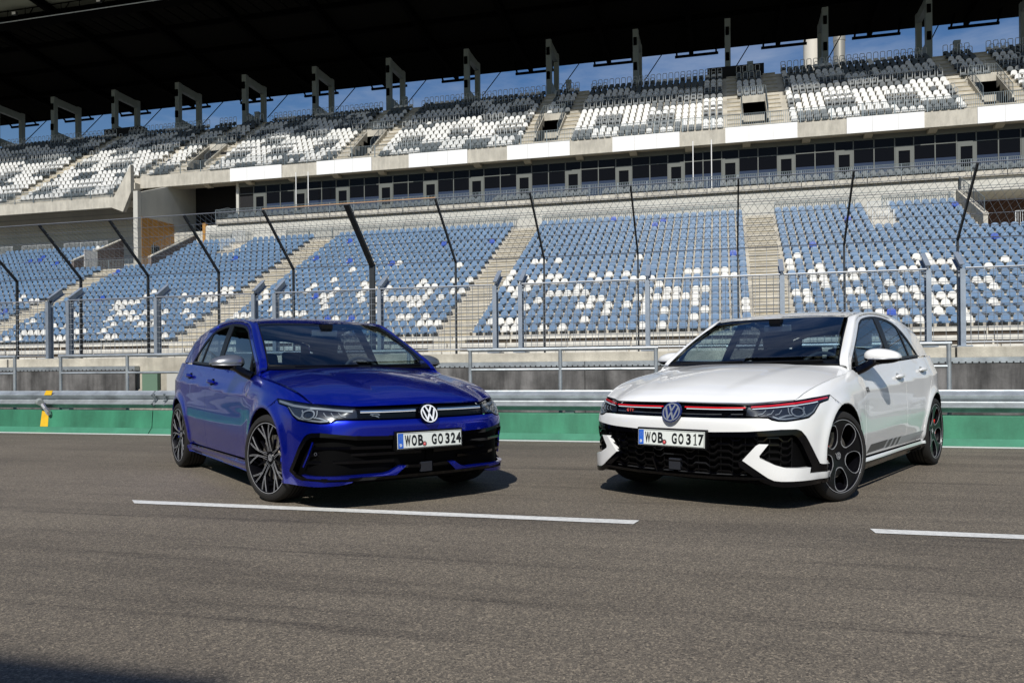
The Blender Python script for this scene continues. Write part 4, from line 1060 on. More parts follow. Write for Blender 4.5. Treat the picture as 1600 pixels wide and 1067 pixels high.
    def silver(pl, lw=.004):
        """thin machined line along 2D points"""
        n = len(pl); A_ = []; B_ = []
        for i, (p, r) in enumerate(pl):
            q0 = pl[max(i - 1, 0)][0]; q1 = pl[min(i + 1, n - 1)][0]; d = q1 - q0; d = d / (np.hypot(*d) + 1e-9); n_ = np.array([-d[1], d[0]]) * lw / 2; A_.append((p + n_, r)); B_.append((p - n_, r))
        vs = [(p[0], s * (fy(r) + .0012), p[1]) for p, r in A_] + [(p[0], s * (fy(r) + .0012), p[1]) for p, r in B_] + [(p[0], s * (fy(r) - .001), p[1]) for p, r in A_] + [(p[0], s * (fy(r) - .001), p[1]) for p, r in B_]
        ln.add(vs, [(i, i + 1, n + i + 1, n + i) for i in range(n - 1)] + [(i, i + 1, 2 * n + i + 1, 2 * n + i) for i in range(n - 1)] + [(n + i, n + i + 1, 3 * n + i + 1, 3 * n + i) for i in range(n - 1)])
    V2 = lambda r, a: (np.array([r * math.cos(a), r * math.sin(a)]), r)
    if style == 'fan':
        for k in range(5):
            a = math.pi / 2 + k * 2 * math.pi / 5 + .12
            for sg in (-1, 1):
                arm = [(.045, a + sg * .34), (.09, a + sg * .17), (.14, a + sg * .13), (.19, a + sg * .155), (.238, a + sg * .20)]
                Lp, Rp = bar(arm, [.016, .009, .008, .008, .009]); silver(Lp, .0026); silver(Rp, .0026)
                arm2 = [(.135, a + sg * .145), (.18, a + sg * .30), (.238, a + sg * .43)]
                Lp, Rp = bar(arm2, [.008, .007, .008]); silver(Lp, .0026); silver(Rp, .0026)
            # centre bar of the pair
        for k in range(5):
            a = math.pi / 2 + (k + .5) * 2 * math.pi / 5 + .12
            Lp, Rp = bar([(.05, a), (.10, a), (.15, a)], [.016, .010, .004])
    else:
        # five ovals with bright outlines, black web between them
        holes = []
        for k in range(5):
            a = math.pi / 2 + k * 2 * math.pi / 5 + .62
            pl = []
            for i in range(33):
                tt = 2 * math.pi * i / 32; rr = .1645 + .0828 * math.cos(tt); half = .085 * abs(math.sin(tt)) ** .8 * (1 if math.sin(tt) >= 0 else -1) * (.72 + .38 * (rr - .084) / .158)
                pl.append((np.array([rr * math.cos(a) - half * math.sin(a), rr * math.sin(a) + half * math.cos(a)]), rr))
            holes.append([tuple(p[0]) for p in pl[:-1]]); silver(pl, .0065)
            # pointed outer corners
        outer = [(.2565 * math.cos(2 * math.pi * i / 80), .2565 * math.sin(2 * math.pi * i / 80)) for i in range(80)]
        vs, fs = tri2d([outer] + holes, .016)
        r_ = np.hypot(vs[:, 0], vs[:, 1]); n = len(vs); yy = [fy(float(q)) for q in r_]
        ed = {}
        for f in fs:
            for p_, q_ in ((f[0], f[1]), (f[1], f[2]), (f[2], f[0])): ed[(p_, q_)] = 1
        bnd = [(p_, q_) for (p_, q_) in ed if (q_, p_) not in ed]
        sp.add([(v[0], s * y, v[1]) for v, y in zip(vs, yy)] + [(v[0], s * (y - .03), v[1]) for v, y in zip(vs, yy)], [tuple(int(i) for i in f) for f in fs] + [(int(p_), int(q_), int(q_) + n, int(p_) + n) for p_, q_ in bnd])
    sp.build('spokes', 'rim_black', rim, smooth=False); ln.build('machined_edges', 'machined', rim)
    m = MB(); k = 28; y0 = fy(.03) + .004
    m.add([(0, s * y0, 0)] + [P(.034, 2 * math.pi * i / k, y0) for i in range(k)] + [P(.05, 2 * math.pi * i / k, y0 - .02) for i in range(k)] + [P(.055, 2 * math.pi * i / k, y0 - .05) for i in range(k)], [(0, 1 + i, 1 + (i + 1) % k) for i in range(k)] + [(1 + i, 1 + (i + 1) % k, 1 + k + (i + 1) % k, 1 + k + i) for i in range(k)] + [(1 + k + i, 1 + k + (i + 1) % k, 1 + 2 * k + (i + 1) % k, 1 + 2 * k + i) for i in range(k)])
    m.build('hub_cap', 'rim_black', rim, smooth=True)
    m = MB()
    pl = lambda X, Y, t_: (X * s, s * (y0 + .0005 + t_), Y)
    logo2d(m, .026, pl, .0012); m.build('hub_emblem', 'machined', rim)
    m = MB()
    for k in range(5):
        a = math.pi / 2 + (k + .5) * 2 * math.pi / 5 + (.12 if style == 'fan' else .62); c = P(.056, a, fy(.05) - .004); m.tube([c, (c[0], c[1] - s * .03, c[2])], .008, 8)
    m.build('wheel_bolt', 'satin_silver', rim)
    return w_
def logo2d(m, R0, place, th):
    """two interlocked letters inside a ring"""
    k = 40; w_ = R0 * .13; pts = [(R0 * .93 * math.cos(2 * math.pi * i / k), R0 * .93 * math.sin(2 * math.pi * i / k)) for i in range(k)]
    ribbon(m, pts, R0 * .12, place, th, closed=True)
    a = R0
    ribbon(m, [(-.34 * a, .80 * a), (0, .10 * a + .02 * a), (.34 * a, .80 * a)], .17 * a, place, th)
    ribbon(m, [(-.72 * a, .52 * a), (-.30 * a, -.72 * a), (0, -.02 * a), (.30 * a, -.72 * a), (.72 * a, .52 * a)], .17 * a, place, th)
def build_car(kind, name, label, loc, heading):
    B_ = kind == 'blue'; car = thing(name, label, 'car', (loc[0], loc[1], 0), heading)
    PM = 'paint_blue' if B_ else 'paint_white'
    H = .022
    # --- bonnet, roof, pillars
    grid_part('bonnet', hood, 70, 56, PM, car, w0=.004, w1=.992, v1=.994)
    grid_part('roof', roof, 34, 20, PM, car, w0=.004, v1=.998)
    grid_part('windscreen', windscreen, 12, 18, 'windscreen_glass', car, w0=.02, w1=.985, v1=.988, depth=.004)
    for sd in (1, -1): grid_part('windscreen_surround', windscreen, 16, 3, 'trim_black', car, w0=-.01, w1=1.0, v0=.984, v1=1.004, off=-.001, sides=(sd,))
    grid_part('windscreen_base', windscreen, 3, 18, 'trim_black', car, w0=-.05, w1=.035, off=-.002)
    grid_part('windscreen_header', windscreen, 3, 18, 'trim_black', car, w0=.972, w1=1.0, off=-.004)
    grid_part('roof_pillar', strip, 60, 8, PM, car, w0=.0, v0=.0, v1=.998)
    grid_part('headliner', roof, 12, 8, 'interior', car, off=-.035, depth=0)
    grid_part('pillar_trim', strip, 30, 4, 'interior', car, off=-.03, depth=0, v0=.25)
    side_frame = OUT + [(-2.99, 1.13), (-3.05, 1.055), (-2.8, 1.048), (-2.56, 1.040)] + DLO[:19][::-1]
    surf_part('upper_side_frame', [side_frame], cabin, PM, car, .025, gap=0)
    FG = [(-.632, .955), (-.715, 1.100), (-.93, 1.217), (-1.075, 1.294), (-1.2, 1.333), (-1.36, 1.354), (-1.5, 1.366), (-1.575, 1.370), (-1.495, 1.016), (-.95, .985)]
    RG = [(-1.62, 1.028), (-1.72, 1.371), (-1.84, 1.367), (-1.97, 1.355), (-2.1, 1.331), (-2.165, 1.305), (-2.165, 1.048)]
    QG = [(-2.205, 1.048), (-2.205, 1.285), (-2.285, 1.235), (-2.365, 1.172), (-2.44, 1.098), (-2.485, 1.060)]
    TG = [(-.475, .952), (-.52, .997), (-.66, 1.073), (-.592, .948)]
    trim = surf_part('window_surround', [DLO, FG, RG, QG, TG], cabin, 'trim_black', car, .03, off=-.003, depth=.02, gap=.001)
    for sd in (1, -1):
        surf_part('side_window', [FG], cabin, 'side_glass', car, .025, off=-.009, depth=.0, sides=(sd,), gap=-.004)
        surf_part('rear_side_window', [RG], cabin, 'tinted_glass', car, .025, off=-.009, depth=.0, sides=(sd,), gap=-.004)
        surf_part('quarter_window', [QG], cabin, 'tinted_glass', car, .025, off=-.009, depth=.0, sides=(sd,), gap=-.004)
        surf_part('corner_window', [TG], cabin, 'side_glass', car, .025, off=-.009, depth=.0, sides=(sd,), gap=-.004)
    # --- side panels
    belt = [(-.49, .912), (-.62, .926), (-.95, .957), (-1.3, .978), (-1.66, .994)]
    fa = arch(0); xf = .09; top_front = (xf, .335 + math.sqrt(.362 ** 2 - xf ** 2))
    farc = [p for p in fa if p[0] < xf]; ffront = [p for p in fa if p[0] > xf]
    fend = SHUT + HL[:3][::-1] + [(1.300, .762)] + U([top_front] + farc + [(-.42, .24), (-.512, .26), (-.508, .6), (-.492, .8), (-.475, .912), (-.47, .938)])
    fend = [(ux(-.392), .963)] + SHUT[:-1] + [(.91, .734), (1.068, .748), (1.292, .764)] + U([top_front] + farc + [(-.42, .24), (-.512, .26), (-.508, .6), (-.492, .8), (-.478, .91), (-.462, .935), (-.43, .955)])
    fd = [(-.512, .27), (-.508, .6), (-.492, .8), (-.478, .908)] + belt[1:] + [(-1.667, .6), (-1.66, .27)]
    rd = [(-1.66, .27), (-1.667, .6), (-1.66, .994), (-2.0, 1.010), (-2.3, 1.024), (-2.53, 1.036), (-2.545, .93), (-2.50, .82), (-2.41, .70), (-2.30, .58), (-2.235, .46), (-2.215, .36), (-2.215, .27)]
    ra = arch(-2.63); 
    qp = [(-2.215, .27), (-2.215, .36), (-2.235, .46), (-2.30, .58), (-2.41, .70), (-2.50, .82), (-2.545, .93), (-2.53, 1.036), (-2.75, 1.045), (-3.0, 1.05), (-3.2, 1.05), (-3.3, .98), (-3.3, .66), (-3.0, .62), (-2.95, .52)]
    rarc = [p for p in ra]                      # front bottom -> over -> rear bottom
    qpoly = qp[:-1] + [(p[0], p[1]) for p in rarc[::-1] if p[1] > .40 or p[0] > -2.63] 
    for sd in (1, -1):
        surf_part('front_wing', [fend], body, PM, car, .016, sides=(sd,))
        d = surf_part('front_door', [U(fd)], body, PM, car, H, sides=(sd,)); d2 = surf_part('rear_door', [U(rd)], body, PM, car, H, sides=(sd,))
        surf_part('rear_wing', [U(qpoly)], body, PM, car, .016, sides=(sd,))
        for xx, zz, dd in ((-1.51, .868, d), (-2.26, .920, d2)):
            c = body([ux(xx)], [zz], .0, sd)[0]
            m = MB(); n = 14
            pts = [(xx + .095 - .19 * k / 8, c[1] + sd * (.018 + .012 * math.sin(math.pi * k / 8)), zz - .004 + .008 * k / 8) for k in range(9)]
            m.tube(pts, [.010, .015, .018, .019, .019, .019, .018, .015, .010], 10); m.build('door_handle', PM, dd, smooth=True)
            surf_part('handle_recess', [[(ux(xx) + .055 * math.cos(a), zz - .004 + .030 * math.sin(a)) for a in np.linspace(0, 2 * math.pi, 16, endpoint=False)]], body, 'plastic_black' if B_ else 'decal_light', dd, .03, off=.0015, depth=.001, sides=(sd,), gap=0)
        m = MB(); m.tube([tuple(cabin([x_], [z_], .002, sd)[0]) for x_, z_ in [(-.50, .925), (-.95, .962), (-1.5, .996), (-2.0, 1.016), (-2.53, 1.041)]], .006, 6); m.build('belt_trim', 'trim_black', car, smooth=True)
    # --- sills
    def skirt(u, z, off=0., side=1):
        z = np.asarray(z, float); s_ = .030 * np.exp(-((z - .232) / .035) ** 2) + .022 * np.clip((.235 - z) / .05, 0, 1); return P3(u, z, -(off + s_), side)
    sk = [(-.36, .262), (-.34, .235), (-.345, .168), (-2.30, .185), (-2.29, .262), (-1.6, .264), (-.9, .264)]
    for sd in (1, -1):
        if B_: surf_part('side_skirt', [U(sk)], skirt, PM, car, .016, sides=(sd,), aniso=(3, 1))
        else:
            surf_part('side_skirt', [U([(-.36, .262), (-.34, .232), (-2.30, .232), (-2.29, .262)])], skirt, PM, car, .012, sides=(sd,), aniso=(3, 1))
            surf_part('lower_skirt', [U([(-.342, .231), (-.36, .168), (-2.25, .178), (-2.29, .231)])], skirt, 'gloss_black', car, .014, sides=(sd,), aniso=(3, 1))
    def arcliner(cx):
        n = 18; k = [(cx + .372 * math.cos(a), .335 + .372 * math.sin(a)) for a in np.linspace(-.35, math.pi + .35, n)]
        for sd in (1, -1):
            m = MB(); vs = [(p[0], sd * .862, p[1]) for p in k] + [(p[0], sd * .55, p[1]) for p in k]; m.add(vs, [(i, i + 1, n + i + 1, n + i) for i in range(n - 1)])
            m.add([(cx - .40, sd * .56, .15), (cx + .40, sd * .56, .15), (cx + .40, sd * .56, .72), (cx - .40, sd * .56, .72)], [(0, 1, 2, 3)]); m.build('wheel_liner', 'plastic_black', car)
    arcliner(0); arcliner(-2.63)
    m = MB(); m.box((-3.2, -.56, .17), (.68, .56, .30)); m.box((-2.2, -.80, .18), (-.44, .80, .30)); m.box((.38, -.70, .20), (.62, .70, .55)); m.box((-3.3, -.7, .25), (-3.05, .7, .9)); m.build('underbody', 'plastic_black', car)
    # wheel arch lip
    for sd in (1, -1):
        for cx in (0, -2.63):
            m = MB(); pts = [tuple(P3([ux(cx + .361 * math.cos(a))], [.335 + .361 * math.sin(a)], .006, sd)[0]) for a in np.linspace(-.30, math.pi + .30, 40)]
            m.tube(pts, .006, 5); m.build('arch_lip', PM if B_ else 'gloss_black', car, smooth=True)
    # --- front
    HLb = HL[6:]                                       # lower edge from inner to outer
    if B_: BZ = [(0, .200), (.33, .198), (.55, .202), (.695, .206), (.83, .212), (.936, .214), (1.006, .230), (1.068, .274), (1.025, .331), (.967, .432), (.909, .508), (.881, .527), (.846, .536), (.78, .538), (.528, .512), (.28, .505), (0, .505)]
    arc_f = [(p[0], p[1]) for p in ffront[::-1]]        # from top to front bottom
    upper_edge = [(0, .616), (.30, .617), (.50, .619), (.60, .621), (.665, .619), (.69, .607), (.735, .599), (.79, .598), (.895, .608), (.985, .618), (1.052, .650), (1.137, .710), (1.18, .718), (1.255, .728), (1.296, .757)]
    if B_:
        poly = upper_edge + U([top_front] + arc_f) + [(1.255, .172), (.96, .172), (.784, .172), (.652, .176), (.56, .192)] + BZ[2:]
    else:
        poly = upper_edge + U([top_front] + [p for p in arc_f if p[1] > .30]) + [(1.222, .296), (1.103, .303), (1.079, .308), (.94, .496), (.90, .534), (.875, .543), (.858, .546), (.745, .546), (.52, .529), (.28, .520), (0, .518)]
    surf_part('front_bumper', [poly], body, PM, car, .02)
    strip_o = [(0, .622), (.30, .622), (.518, .626), (.524, .690), (.535, .699), (.30, .699), (0, .700)]
    g = surf_part('upper_grille', [strip_o], body, 'gloss_black', car, .02, off=-.006)
    def rib(nm, pts, wd, mt, parent, off=.0, th=.004, sides=(1, -1), closed=False):
        if len(sides) == 2 and min(p[0] for p in pts) > .02 and nm not in ('light_bar',):
            rib(nm, pts, wd, mt, parent, off, th, (1,), closed); return rib(nm, pts, wd, mt, parent, off, th, (-1,), closed)
        m = MB()
        for sd in sides: ribbon(m, pts, wd, lambda a, b_, t_: tuple(P3([a], [b_], -(off + t_), sd)[0]), th, closed=closed)
        return m.build(nm, mt, parent)
    if B_: rib('light_bar', [(.09, .672), (.2, .671), (.35, .671), (.50, .672)], .0045, 'lamp_white', g, -.003); rib('bar_chrome', [(.09, .681), (.2, .680), (.35, .680), (.50, .681)], .007, 'chrome', g, -.003)
    else:
        rib('red_strip', [(.085, .6865), (.2, .686), (.35, .686), (.515, .688)], .008, 'red_stripe', g, -.003)
        rib('light_bar', [(.10, .6755), (.2, .675), (.35, .675), (.50, .677)], .0045, 'lamp_white', g, -.003)
        rib('grille_bar', [(0, .640), (.25, .640), (.5, .645)], .004, 'satin_silver', g, -.004)
    # headlights
    for sd in (1, -1):
        hp = surf_part('headlight', [HL], body, 'lamp_dark', car, .02, off=-.016, depth=.03, sides=(sd,), gap=.0)
        def hr(nm, pts, wd, mt, off=-.012, th=.004, closed=False): return rib(nm, pts, wd, mt, hp, off, th, (sd,), closed)
        hr('light_strip' if B_ else 'red_strip', [(.55, .692), (.70, .700), (.90, .715), (1.07, .730), (1.26, .746)] if not B_ else [(.55, .680), (.70, .690), (.90, .704), (1.07, .719), (1.262, .746)], .014 if B_ else .011, 'lamp_silver' if B_ else 'red_stripe', -.008)
        if not B_: hr('light_strip', [(.56, .679), (.70, .687), (.90, .701), (1.07, .716), (1.12, .722)], .0055, 'lamp_white', -.008)
        hr('daylight_ring', [(1.130, .706), (1.040, .652), (.978, .633), (.89, .622), (.79, .614), (.742, .616), (.700, .630)], .010, 'lamp_silver', -.012); hr('daylight_hook', [(.745, .622), (.80, .636), (.85, .640)], .008, 'lamp_silver', -.012)
        ov = [(.895 + .052 * math.cos(a) * (1.1 if math.cos(a) > 0 else 1), .660 + .030 * math.sin(a)) for a in np.linspace(0, 2 * math.pi, 14, endpoint=False)]
        hr('lens_ring', ov, .009, 'lamp_silver', -.006, closed=True)
        c = P3([.893], [.660], .008, sd)[0]; m = MB(); m.tube([tuple(P3([.893], [.660], .03, sd)[0]), tuple(c)], .024, 14); m.build('projector_lens', 'lamp_glass', hp, smooth=True)
        hr('lens_hex', [(.965, .690), (.945, .66), (.965, .635)], .007, 'lamp_silver', -.008); hr('lens_hex', [(.83, .688), (.822, .66), (.832, .636)], .006, 'lamp_silver', -.008)
        for q in (.60, .66, .72): hr('lamp_fin', [(q, .642), (q + .03, .648), (q + .055, .672)], .004, 'lamp_silver', -.009)
        surf_part('headlight_cover', [HL], body, 'lamp_glass', hp, .02, off=.0, depth=.0, sides=(sd,), gap=.001)
        rib('headlight_seal', [(p[0], p[1]) for p in HL], .006, 'gloss_black', hp, -.002, .003, (sd,), closed=True)
    # emblem
    def front_place(y0, z0, x0, tilt=.12):
        return lambda X, Y, t_: (x0 + t_ - math.sin(tilt) * Y * 1.0 - 0 * X, y0 + X, z0 + Y * math.cos(tilt))
    zl = .650; pl = front_place(0, zl, .868, .35)
    em = MB(); k = 44
    em.add([pl(.076 * math.cos(2 * math.pi * i / k), .076 * math.sin(2 * math.pi * i / k), .0) for i in range(k)] + [pl(.074 * math.cos(2 * math.pi * i / k), .074 * math.sin(2 * math.pi * i / k), .012) for i in range(k)], [(i, (i + 1) % k, k + (i + 1) % k, k + i) for i in range(k)] + [tuple(range(k, 2 * k))])
    eo = em.build('emblem', 'gloss_black' if B_ else 'badge_blue', car)
    m = MB(); logo2d(m, .0665, lambda X, Y, t_: pl(X, Y, .0125 + t_), .004); m.build('emblem_mark', 'lamp_white' if B_ else 'lamp_silver', eo)
    # number plate
    zp = .468; pp = front_place(0, zp, .892, .05)
    m = MB(); 
    def plate_box(m, w_, h_, t0, t1, x0=0, mi=0):
        vs = [pp(x0 + sx * w_ / 2, sy * h_ / 2, t) for t in (t0, t1) for sx, sy in ((-1, -1), (1, -1), (1, 1), (-1, 1))]; m.add(vs, [(0, 3, 2, 1), (4, 5, 6, 7), (0, 1, 5, 4), (1, 2, 6, 5), (2, 3, 7, 6), (3, 0, 4, 7)], mi)
    plate_box(m, .540, .136, -.045, .0); po = m.build('number_plate', 'trim_black', car, bevel=.004)
    m = MB(); plate_box(m, .520, .110, .0, .004); m.build('plate_face', 'plate_white', po, bevel=.0015)
    m = MB(); ribbon(m, [(-.256, -.051), (.256, -.051), (.256, .051), (-.256, .051)], .003, lambda X, Y, t_: pp(X, Y, .0042 + t_), .0006, closed=True); m.build('plate_rim', 'plate_black', po)
    # seen from the front the plate reads along -y to +y of the viewer: viewer's left is the car's right (-y)... 
    m = MB(); plate_box(m, .042, .104, .004, .0048, -.236); m.build('euro_band', 'plate_blue', po)
    m = MB()
    for i in range(12):
        a = 2 * math.pi * i / 12; cx, cy = -.236 + .0115 * math.cos(a), .022 + .0115 * math.sin(a); m.add([pp(cx + .0016 * math.cos(b_), cy + .0016 * math.sin(b_), .0052) for b_ in np.linspace(0, 2 * math.pi, 6)[:-1]], [(0, 1, 2, 3, 4)])
    m.build('euro_stars', 'decal_light', po)
    PT = lambda x0, y0, d=.0052: (lambda X, Y, t_: pp(x0 + X, y0 + Y, d + t_))
    text_part('plate_letter', 'D', .026, 'plate_white', po, PT(-.236, -.030), bold=.001, xs=.9)
    for ch, cx, w_ in zip('WOBGO' + ('324' if B_ else '317'), (-.181, -.130, -.079, .030, .082, .140, .188, .233), (.046, .041, .041, .040, .041, .036, .037 if B_ else .026, .041)):
        if ch == '1':
            m = MB(); ribbon(m, [(cx + .003, -.038), (cx + .003, .034), (cx - .011, .024)], .0085, PT(0, .0), .0006); ribbon(m, [(cx - .010, -.0345), (cx + .016, -.0345)], .007, PT(0, .0), .0007); m.build('plate_letter', 'plate_black', po)
        else: letter_part(ch, cx, w_, .076, 'plate_black', po, PT(0, .0), bold=.0045)
    for q in (-.0,):
        m = MB(); cx, cy = -.048, -.028; m.add([pp(cx + .018 * math.cos(b_), cy + .018 * math.sin(b_), .0052) for b_ in np.linspace(0, 2 * math.pi, 21)[:-1]], [tuple(range(20))]); so_ = m.build('seal', 'satin_silver', po)
        m = MB(); m.add([pp(cx + .010 * math.cos(b_), cy + .011 * math.sin(b_), .0056) for b_ in np.linspace(0, 2 * math.pi, 13)[:-1]], [tuple(range(12))]); m.build('seal_shield', 'red_stripe', so_)
        m = MB(); m.add([pp(cx + .004 * math.cos(b_), cy + .002 + .004 * math.sin(b_), .006) for b_ in np.linspace(0, 2 * math.pi, 6)[:-1]], [(0, 1, 2, 3, 4)]); m.build('seal_dot', 'plate_white', so_)
    # lower intake
    R_ = lambda a, b_, t_, sd=1: tuple(P3([a], [b_], -t_, sd)[0])
    if B_:
        bz = surf_part('lower_grille', [BZ], body, 'plastic_black', car, .03, off=-.045, depth=0, gap=-.004)
        wall = MB()
        for sd in (1, -1):
            n = len(BZ); vs = [R_(p[0], p[1], -.001, sd) for p in BZ] + [R_(p[0], p[1], -.047, sd) for p in BZ]; wall.add(vs, [(i, i + 1, n + i + 1, n + i) for i in range(n - 1)])
        wall.build('intake_rim', 'gloss_black', bz)
        # gloss surround : outer band
        bandT = [(.10, .495), (.28, .495), (.528, .501), (.78, .524), (.846, .522), (.895, .495), (.955, .42), (1.01, .325), (1.048, .272), (.99, .240), (.92, .226)]
        rib('intake_frame', bandT, .030, 'gloss_black', bz, -.010, .012)
        rib('intake_floor', [(0, .218), (.33, .217), (.55, .218), (.75, .220), (.93, .228), (1.0, .245)], .022, 'gloss_black', bz, .0, .010)
        for z_, a0, a1 in ((.432, .28, .86), (.335, .26, .90), (.385, .05, .88), (.285, .05, .25)):
            rib('fin', [(a0, z_ - .004), ((a0 + a1) / 2, z_), (a1, z_)], .020, 'gloss_black', bz, -.028, .014)
        for z_, a0, a1 in ((.430, .50, .83), (.332, .62, .85)): rib('fin_edge', [(a0, z_), (a1, z_ + .003)], .004, 'satin_silver', bz, -.013, .002) if False else None
        rib('painted_slash', [(.842, .474), (.88, .39), (.932, .302)], .012, 'paint_blue', bz, -.020, .008)
        blade = [(.932, .250), (.88, .247), (.695, .243), (.52, .239), (.345, .241), (.295, .252), (.225, .293), (.172, .291), (.206, .262), (.250, .224), (.334, .216), (.516, .218), (.695, .224), (.885, .230)]
        for sd in (1, -1): surf_part('bumper_blade', [blade], body, 'paint_blue', car, .02, off=.004, depth=.03, sides=(sd,), gap=0)
        m = MB(); m.box((.80, -.045, .235), (.842, .045, .305)); m.build('radar_sensor', 'lamp_dark', bz, bevel=.004)
        m = MB(); a_ = [R_(.818 + .010 * math.cos(t), .395 + .010 * math.sin(t), .0 - .012, sd_) for sd_ in (-1,) for t in np.linspace(0, 2 * math.pi, 13)]; m.tube(a_[:-1], .0016, 5, closed=True); m.build('parking_sensor', 'satin_silver', bz)
        pr = lambda X, Y, t_: tuple(P3([.40 - X], [.648 + Y], -(.0 + t_), -1)[0])
        m = MB(); ribbon(m, [(-.030, .012), (.026, .012), (.034, .004), (.022, -.001), (-.022, -.001)], .005, pr, .002); ribbon(m, [(.002, -.001), (.030, -.014)], .006, pr, .002); ribbon(m, [(-.034, .006), (-.01, .006)], .004, pr, .002)
        m.build('grille_badge', 'satin_silver', g)
    else:
        BW = [(0, .200), (.30, .200), (.60, .205), (.70, .20), (.80, .215), (1.20, .215), (1.222, .296), (1.103, .303), (1.079, .308), (.94, .496), (.90, .534), (.875, .543), (.858, .546), (.745, .546), (.52, .529), (.28, .520), (0, .518)]
        bz = surf_part('lower_grille', [BW], body, 'plastic_black', car, .03, off=-.05, depth=0, gap=-.004)
        wall = MB()
        for sd in (1, -1):
            n = len(BW); vs = [R_(p[0], p[1], -.001, sd) for p in BW] + [R_(p[0], p[1], -.052, sd) for p in BW]; wall.add(vs, [(i, i + 1, n + i + 1, n + i) for i in range(n - 1)])
        wall.build('intake_rim', 'gloss_black', bz)
        for sd in (1, -1):
            surf_part('intake_frame', [[(0, .518), (.28, .520), (.52, .528), (.745, .545), (.858, .545), (.90, .533), (.94, .494), (1.079, .306), (1.215, .296), (1.228, .245), (.963, .247), (.97, .29), (1.0, .296), (.90, .455), (.86, .500), (.83, .512), (.745, .508), (.60, .500), (.52, .490), (.40, .492), (.28, .487), (0, .485)]], body, 'gloss_black', bz, .02, off=-.004, depth=.03, sides=(sd,), gap=0)
            chev = [(.497, .340), (.585, .440), (.605, .452), (.664, .452), (.606, .375), (.610, .358), (.707, .314), (.773, .297), (.90, .292), (.971, .291), (.965, .252), (1.238, .243), (1.258, .204), (1.0, .206), (.742, .208), (.699, .212), (.66, .229), (.536, .313)]
            surf_part('bumper_chevron', [chev], body, PM, car, .02, off=.008, depth=.04, sides=(sd,), gap=0)
            lip = [(.470, .330), (.495, .336), (.534, .309), (.657, .225), (.698, .207), (.742, .203), (1.0, .201), (1.262, .199), (1.270, .176), (1.0, .172), (.75, .170), (.69, .176), (.62, .20), (.475, .300)]
            surf_part('lower_lip', [lip], body, 'gloss_black', car, .02, off=.012, depth=.05, sides=(sd,), gap=0)
        # honeycomb slats
        for r_i, z0 in enumerate(np.arange(.252, .50, .046)):
            path = []; u_ = .03; s_ = 0
            lim = 1.0
            xs_ = np.arange(.0, .98, .165)
            for q in xs_:
                path += [(q, z0 + .010), (q + .075, z0 + .010), (q + .105, z0 - .012 + .0), (q + .14, z0 - .012)]
            path = [p for p in path if p[0] < (.86 if z0 > .3 else .6)]
            rib('grille_slat', path, .009, 'gloss_black', bz, -.030, .016)
        for q in np.arange(.09, .9, .0825):
            rib('grille_rib', [(q, .24), (q + .01, .49)], .006, 'trim_black', bz, -.040, .010)
        rib('splitter_bar', [(0, .212), (.30, .213), (.50, .219), (.635, .226)], .020, 'gloss_black', car, .004, .020)
        rib('intake_bar', [(.02, .236), (.30, .236), (.52, .240)], .007, 'satin_silver', bz, -.022, .004)
        rib('strut', [(.165, .330), (.150, .28), (.138, .222)], .014, 'gloss_black', bz, -.004, .012, (-1,))
        m = MB(); m.box((.80, -.045, .245), (.845, .045, .325)); m.build('radar_sensor', 'lamp_dark', bz, bevel=.004)
        text_part('grille_badge', 'G T I', .030, 'badge_red', g, (lambda X, Y, t_: tuple(P3([.375 - X], [.652 + Y], -(t_), -1)[0])), xs=.95, th=.003, bold=.0004)
        sd_ = 1
        text_part('side_badge', 'GTI', .048, 'decal_grey', car, (lambda X, Y, t_: tuple(P3([ux(-.60 - X)], [.775 + Y + X * .03], -(.001 + t_), 1)[0])), xs=1.1, th=.003, bold=.0015)
        # grey side stripes above the sill
        def para(x0, x1, z0, z1, sk_): return U([(x0, z0), (x1, z0 + .006), (x1 - sk_, z1 + .006), (x0 - sk_, z1)])
        for sd in (1, -1):
            xs_ = [(-.56, -1.02, 'decal_grey'), (-1.06, -1.17, 'decal_grey'), (-1.21, -1.30, 'decal_grey'), (-1.34, -1.42, 'decal_grey'), (-1.45, -2.12, 'decal_light')]
            for a, c, mt in xs_:
                surf_part('side_stripe', [para(a, c, .288, .350, .10)], body, mt, car, .03, off=.0012, depth=0, sides=(sd,), gap=0)
            for a, c in ((-1.02, -1.06), (-1.17, -1.21), (-1.30, -1.34), (-1.42, -1.45)):
                surf_part('side_stripe', [para(a, c, .288, .350, .10)], body, 'decal_light', car, .03, off=.0012, depth=0, sides=(sd,), gap=0)
    if B_:
        m = MB(); pr2 = lambda X, Y, t_: tuple(P3([ux(-.46 + X)], [.775 + Y], -(.001 + t_), -1)[0]); ribbon(m, [(-.02, .012), (.016, .012), (.024, .004), (.014, -.001), (-.016, -.001)], .005, pr2, .002); ribbon(m, [(.0, -.001), (.022, -.014)], .005, pr2, .002); m.build('side_badge', 'satin_silver', car)
    # front dark floor between lips
    m = MB(); m.add([(.30, -.80, .165), (.60, -.74, .165), (.76, -.5, .185), (.80, 0, .19), (.76, .5, .185), (.60, .74, .165), (.30, .80, .165), (.3, -.80, .21), (.60, -.74, .21), (.76, -.5, .215), (.80, 0, .22), (.76, .5, .215), (.60, .74, .21), (.30, .80, .21)], [tuple(range(7)), tuple(range(7, 14))] + [(i, i + 1, 8 + i, 7 + i) for i in range(6)]); m.build('splitter', 'plastic_black', car)
